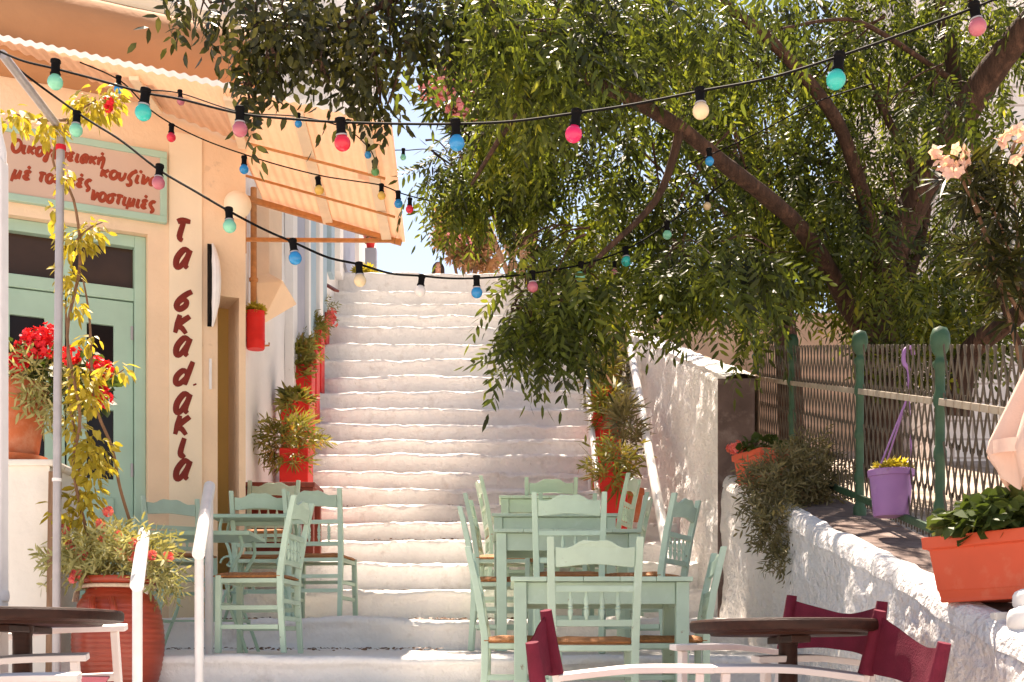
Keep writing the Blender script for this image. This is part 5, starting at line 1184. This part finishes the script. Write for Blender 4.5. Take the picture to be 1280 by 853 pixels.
# the person sitting beyond the top step, only the head and shoulders showing
def person():
    z = 20.3; c = Vector((XP(548, z), z, ztop-.5))
    t = thing('person', 'person with long dark hair sitting at the head of the steps', 'person', c)
    V = [(0, 0, .42), (0, .02, .58), (0, .03, .74), (0, .02, .86), (0, .0, .935), (0, -.015, .99), (0, -.02, 1.06), (0, -.015, 1.13)]
    Rr = [.13, .115, .12, .11, .05, .052, .085, .07]
    E = [(i, i+1) for i in range(7)]
    for sx in (-1, 1):
        b = len(V); V += [(sx*.13, .02, .86), (sx*.19, -.02, .64), (sx*.13, -.20, .52), (sx*.08, -.28, .52)]; Rr += [.055, .042, .034, .028]; E += [(3, b), (b, b+1), (b+1, b+2), (b+2, b+3)]
        for k, (dx, dz) in enumerate(((-.03, .02), (-.012, .005), (.006, 0), (.022, -.002), (.034, .012))):
            q = len(V); V += [(sx*.08+dx*.8, -.33, .52+dz), (sx*.08+dx, -.37+.006*k, .51+dz)]; Rr += [.009, .008]; E += [(b+3, q), (q, q+1)]
        b = len(V); V += [(sx*.09, -.02, .38), (sx*.10, -.40, .42), (sx*.10, -.40, .08), (sx*.10, -.52, .04)]; Rr += [.095, .062, .042, .035]; E += [(0, b), (b, b+1), (b+1, b+2), (b+2, b+3)]
    me = bpy.data.meshes.new('body'); me.from_pydata(V, E, []); o = bpy.data.objects.new('body', me); COL.objects.link(o); o.parent = t
    md = o.modifiers.new('skin', 'SKIN'); o.modifiers.new('sub', 'SUBSURF').levels = 2; o.modifiers['sub'].render_levels = 2
    for i, r_ in enumerate(Rr): me.skin_vertices[0].data[i].radius = (r_, r_)
    me.skin_vertices[0].data[0].use_root = True
    me.materials.append(M['skin'])
    mb = MB()                                # face: nose, brows, lips sit on the front of the head
    hd = MB(); hc = Vector((0, -.02, 1.09))
    hd.lathe([(.088*math.sin(a)*(1.0 if a > 1.5 else .92), -.115*math.cos(a)) for a in np.linspace(.05, 3.09, 14)], 20, tuple(hc), .88, 1.0); hd.lathe([(.001, .035), (.012, 0), (.018, -.03), (.001, -.036)], 8, (0, -.108, 1.085))
    for sx in (-1, 1): hd.lathe([(.001, .03), (.02, .01), (.016, -.025), (.001, -.03)], 8, (sx*.08, -.01, 1.085), .5, 1)
    hd.build('head', M['skin'], t, world=False)
    ey = MB()
    for sx in (-1, 1): ey.lathe([(.012*math.sin(a), .008*-math.cos(a)) for a in np.linspace(.05, 3.09, 7)], 8, (sx*.032, -.10, 1.105))
    ey.build('eyes', M['black'], t, world=False)
    lp = MB(); lp.lathe([(.022*math.sin(a), .007*-math.cos(a)) for a in np.linspace(.05, 3.09, 7)], 10, (0, -.098, 1.03), 1, .4); lp.build('mouth', M['cloth'], t, world=False)
    hr = MB(); b = len(hr.v)
    def hair(u, v):
        a = -.9+(2*math.pi-1.35)*u-.0; a = math.pi*1.5+.55+u*(2*math.pi-1.1); ph = v*2.0
        r0 = .100*math.sin(min(ph, 1.57)); zz = .128*math.cos(ph) if ph < 1.57 else -.30*(ph-1.57)/.43
        s_ = 1+.05*math.sin(a*14)
        return (.95*r0*s_*math.cos(a), -.01+1.05*r0*s_*math.sin(a), 1.09+zz)
    hr.grid(hair, 40, 14); hr.grid(lambda u, v: (lambda p: (p[0]*.93, p[1]*.93, p[2]-.003))(hair(u, v)), 40, 14, flip=True); hr.build('hair', M['hair'], t, world=False, fixn=False)
    sh = MB(); sh.lathe([(.13, .38), (.145, .5), (.15, .7), (.165, .82), (.12, .89), (.06, .925)], 20, (0, .02, 0), 1.12, .86); sh.build('shirt', M['cloth'], t, world=False)
    st = MB(); st.box((0, 0, .14), (.5, .4, .28)); tag(st.build('low_block', M['block'], loc=(0, 0, 0), bevel=.02), 'low white block the person sits on at the head of the steps', 'block').location = c+Vector((0, .02, 0))
person()

# ================================================================== FESTOON LIGHTS
def cable(pts, r, label):
    pp = smooth_path([P(*q) for q in pts], 8); mb = MB(); mb.tube(pp, r, 6); return tag(mb.build('light_cable', M['black']), label, 'cable', 'festoon cables')
cable([(-20, 55, 5.3), (25, 75, 5.25), (69, 86, 5.2), (115, 98, 5.2), (180, 116, 5.15), (225, 124, 5.1), (300, 142, 5.1), (365, 149, 5.05), (428, 153, 5.0), (500, 155, 4.95), (571, 155, 4.9), (640, 152, 4.85), (717, 142, 4.8), (790, 131, 4.75), (876, 114, 4.65), (960, 98, 4.5), (1045, 72, 4.4), (1130, 42, 4.4), (1222, 8, 4.4), (1300, -25, 4.4)], .0048, 'long front black cable of coloured bulbs crossing the whole view')
cable([(-10, 60, 5.6), (40, 100, 6.1), (104, 146, 6.2), (150, 175, 6.15), (198, 212, 6.1), (245, 240, 6.05), (288, 265, 6.0), (330, 287, 6.0), (369, 304, 6.0), (410, 322, 6.1), (450, 331, 6.2), (488, 342, 6.4), (525, 345, 6.6), (560, 348, 6.8), (596, 348, 7.0), (640, 345, 7.2), (690, 338, 7.4), (730, 330, 7.6), (783, 312, 7.9), (832, 282, 8.2), (884, 244, 8.6), (940, 205, 8.9)], .0055, 'lowest black cable of bulbs sagging across the top of the steps into the tree')
cable([(100, 78, 7.2), (150, 101, 7.4), (185, 135, 7.5), (218, 157, 7.6), (260, 177, 7.7), (308, 194, 7.8), (350, 207, 7.9), (402, 220, 8.0), (440, 226, 8.1), (477, 232, 8.2), (505, 243, 8.4), (540, 252, 8.8)], .0042, 'middle thin black cable of small bulbs running under the awning edge')
cable([(185, 113, 8.6), (226, 117, 8.6), (300, 140, 8.6), (374, 146, 8.6), (430, 160, 8.7), (460, 184, 9.0), (470, 203, 9.2)], .0042, 'short rear black cable with four small bulbs beneath the awning')
cable([(860, 206, 7.5), (905, 186, 7.4), (960, 160, 7.2), (1020, 128, 7.0), (1090, 105, 6.9)], .0042, 'bare black cable slanting up to the right through the tree')
cable([(480, 190, 13.0), (505, 188, 13.0), (560, 196, 13.0), (640, 280, 13.2), (700, 244, 13.0), (760, 230, 12.5)], .005, 'distant dark cable of tiny bulbs against the sky and tree')
bulb0 = None
def bulb(px, py, z, colr, label, r=.031, tilt=(0, 0)):
    t = thing('festoon_bulb', label, 'light bulb', P(px, py, z), 0, 'coloured festoon bulbs'); t.rotation_euler = (tilt[0], tilt[1], random.uniform(0, 6))
    k = r/.031
    mb = MB(); mb.lathe([(.031*math.sin(a)*k, -.031*math.cos(a)*k) for a in np.linspace(.04, 2.45, 12)]+[(.0165*k, .030*k), (.0150*k, .040*k)], 20); mb.build('globe', M['bulb_'+colr], t, world=False, angle=80)
    mb = MB(); mb.lathe([(.0205*k, .028*k), (.0215*k, .036*k), (.0175*k, .042*k), (.0175*k, .075*k), (.021*k, .079*k), (.020*k, .090*k), (.012*k, .094*k)], 14); mb.build('socket', M['black'], t, world=False, angle=40)
    if k > .95 and random.random() < .5:
        mb = MB(); mb.lathe([(.0222*k, .026*k), (.0222*k, .031*k)], 14); mb.build('collar', M['grey'], t, world=False)
    return t
B = [(69, 103, 5.2, 'mint', 'mint bulb leftmost on the front cable, above the vine by the sign', .031), (179, 141, 5.15, 'turquoise', 'turquoise bulb on the front cable above the top right of the sign', .033), (300, 162, 5.1, 'dusty pink', 'dusty pink bulb on the front cable in front of the awning, by hanging leaves', .030),
 (428, 179, 5.0, 'red', 'red bulb on the front cable before the right part of the awning', .032), (571, 179, 4.9, 'blue', 'bright blue bulb on the front cable just right of the sky gap', .030), (717, 168, 4.8, 'hot pink', 'hot pink bulb on the front cable in the middle of the tree', .032),
 (876, 139, 4.65, 'cream', 'cream bulb on the front cable above the sloping brown limb', .030), (1045, 100, 4.4, 'turquoise', 'large turquoise bulb on the front cable at the right, against the tree', .033), (1222, 34, 4.4, 'dusty pink', 'pink bulb at the top right corner by the thick dark limb', .030),
 (95, 163, 6.2, 'mint', 'mint bulb on the low cable just above the sign, right of the pole', .032), (198, 229, 6.1, 'dusty pink', 'dusty pink bulb on the low cable at the right end of the sign', .031), (287, 283, 6.0, 'mint', 'mint bulb on the low cable beside the round lamp', .031),
 (369, 323, 6.0, 'blue', 'blue bulb on the low cable in front of the blue grey doors', .031), (450, 351, 6.2, 'cream', 'cream yellow bulb on the low cable at the upper left of the steps', .030), (525, 364, 6.6, 'white', 'white bulb on the low cable above the middle of the steps', .029), (596, 366, 7.0, 'blue', 'blue bulb on the low cable above the right of the steps', .031),
 (666, 359, 7.3, 'dusty pink', 'pink bulb on the low cable at the left of the hanging leaves', .031), (725, 346, 7.55, 'mint', 'mint bulb on the low cable among the hanging leaves', .029), (783, 327, 7.9, 'turquoise', 'turquoise bulb on the low cable in the dark gap of the tree', .032), (834, 294, 8.2, 'mint', 'mint bulb on the low cable just below the brown limb', .029), (884, 258, 8.5, 'cream', 'cream bulb at the right end of the low cable inside the tree', .026),
 (148, 112, 7.4, 'blue', 'small blue bulb at the left start of the middle cable by the vine', .026), (214, 172, 7.6, 'red', 'small red bulb on the middle cable right of the turquoise one', .027), (305, 212, 7.8, 'blue', 'small blue bulb on the middle cable against the peach wall', .028), (399, 238, 8.0, 'yellow', 'yellow bulb on the middle cable under the awning', .029),
 (477, 245, 8.2, 'yellow', 'dull yellow bulb near the right end of the middle cable, before the awning beam', .026), (498, 255, 8.35, 'blue', 'blue bulb at the awning corner, left of a red one', .028), (512, 262, 8.5, 'red', 'dark red bulb just outside the awning corner against the sky', .026),
 (226, 127, 8.6, 'dusty pink', 'small dusty pink bulb close under the corrugated awning edge', .026), (373, 155, 8.6, 'blue', 'small blue bulb close under the awning edge behind the front cable', .025), (460, 194, 9.0, 'blue', 'small blue bulb under the awning above the green one', .025), (469, 215, 9.2, 'green', 'green bulb hanging under the right end of the awning', .029),
 (504, 197, 13.0, 'mint', 'tiny mint bulb hanging in the gap of sky right of the awning', .030), (579, 287, 13.0, 'teal', 'tiny teal bulb above the reddish shrub at the head of the steps', .030), (641, 290, 13.1, 'mint', 'tiny mint bulb in the pale leaves above the top of the steps', .030), (696, 252, 12.9, 'teal', 'tiny teal bulb deep in the tree left of the brown limb', .030),
 (887, 202, 7.45, 'blue', 'small blue bulb beneath the slanting bare cable and the brown limb', .026), (768, 339, 8.6, 'dusty pink', 'small pink bulb in the tree left of the turquoise one', .022)]
for (px, py, z, c, lb, r) in B: bulb(px, py, z, c, lb, r, (random.uniform(-.12, .12), random.uniform(-.15, .15)))
t = thing('bulkhead_lamp', 'white cylindrical lamp under the right end of the awning', 'lamp', P(455, 187, 10))
mb = MB(); mb.lathe([(.045, -.09), (.05, -.08), (.05, .08), (.035, .10)], 16, P(455, 187, 10)); mb.build('shade', M['white'], t)
mb = MB(); mb.tube([P(455, 172, 10), P(457, 160, 10)], .008, 6); mb.build('stem', M['grey'], t)
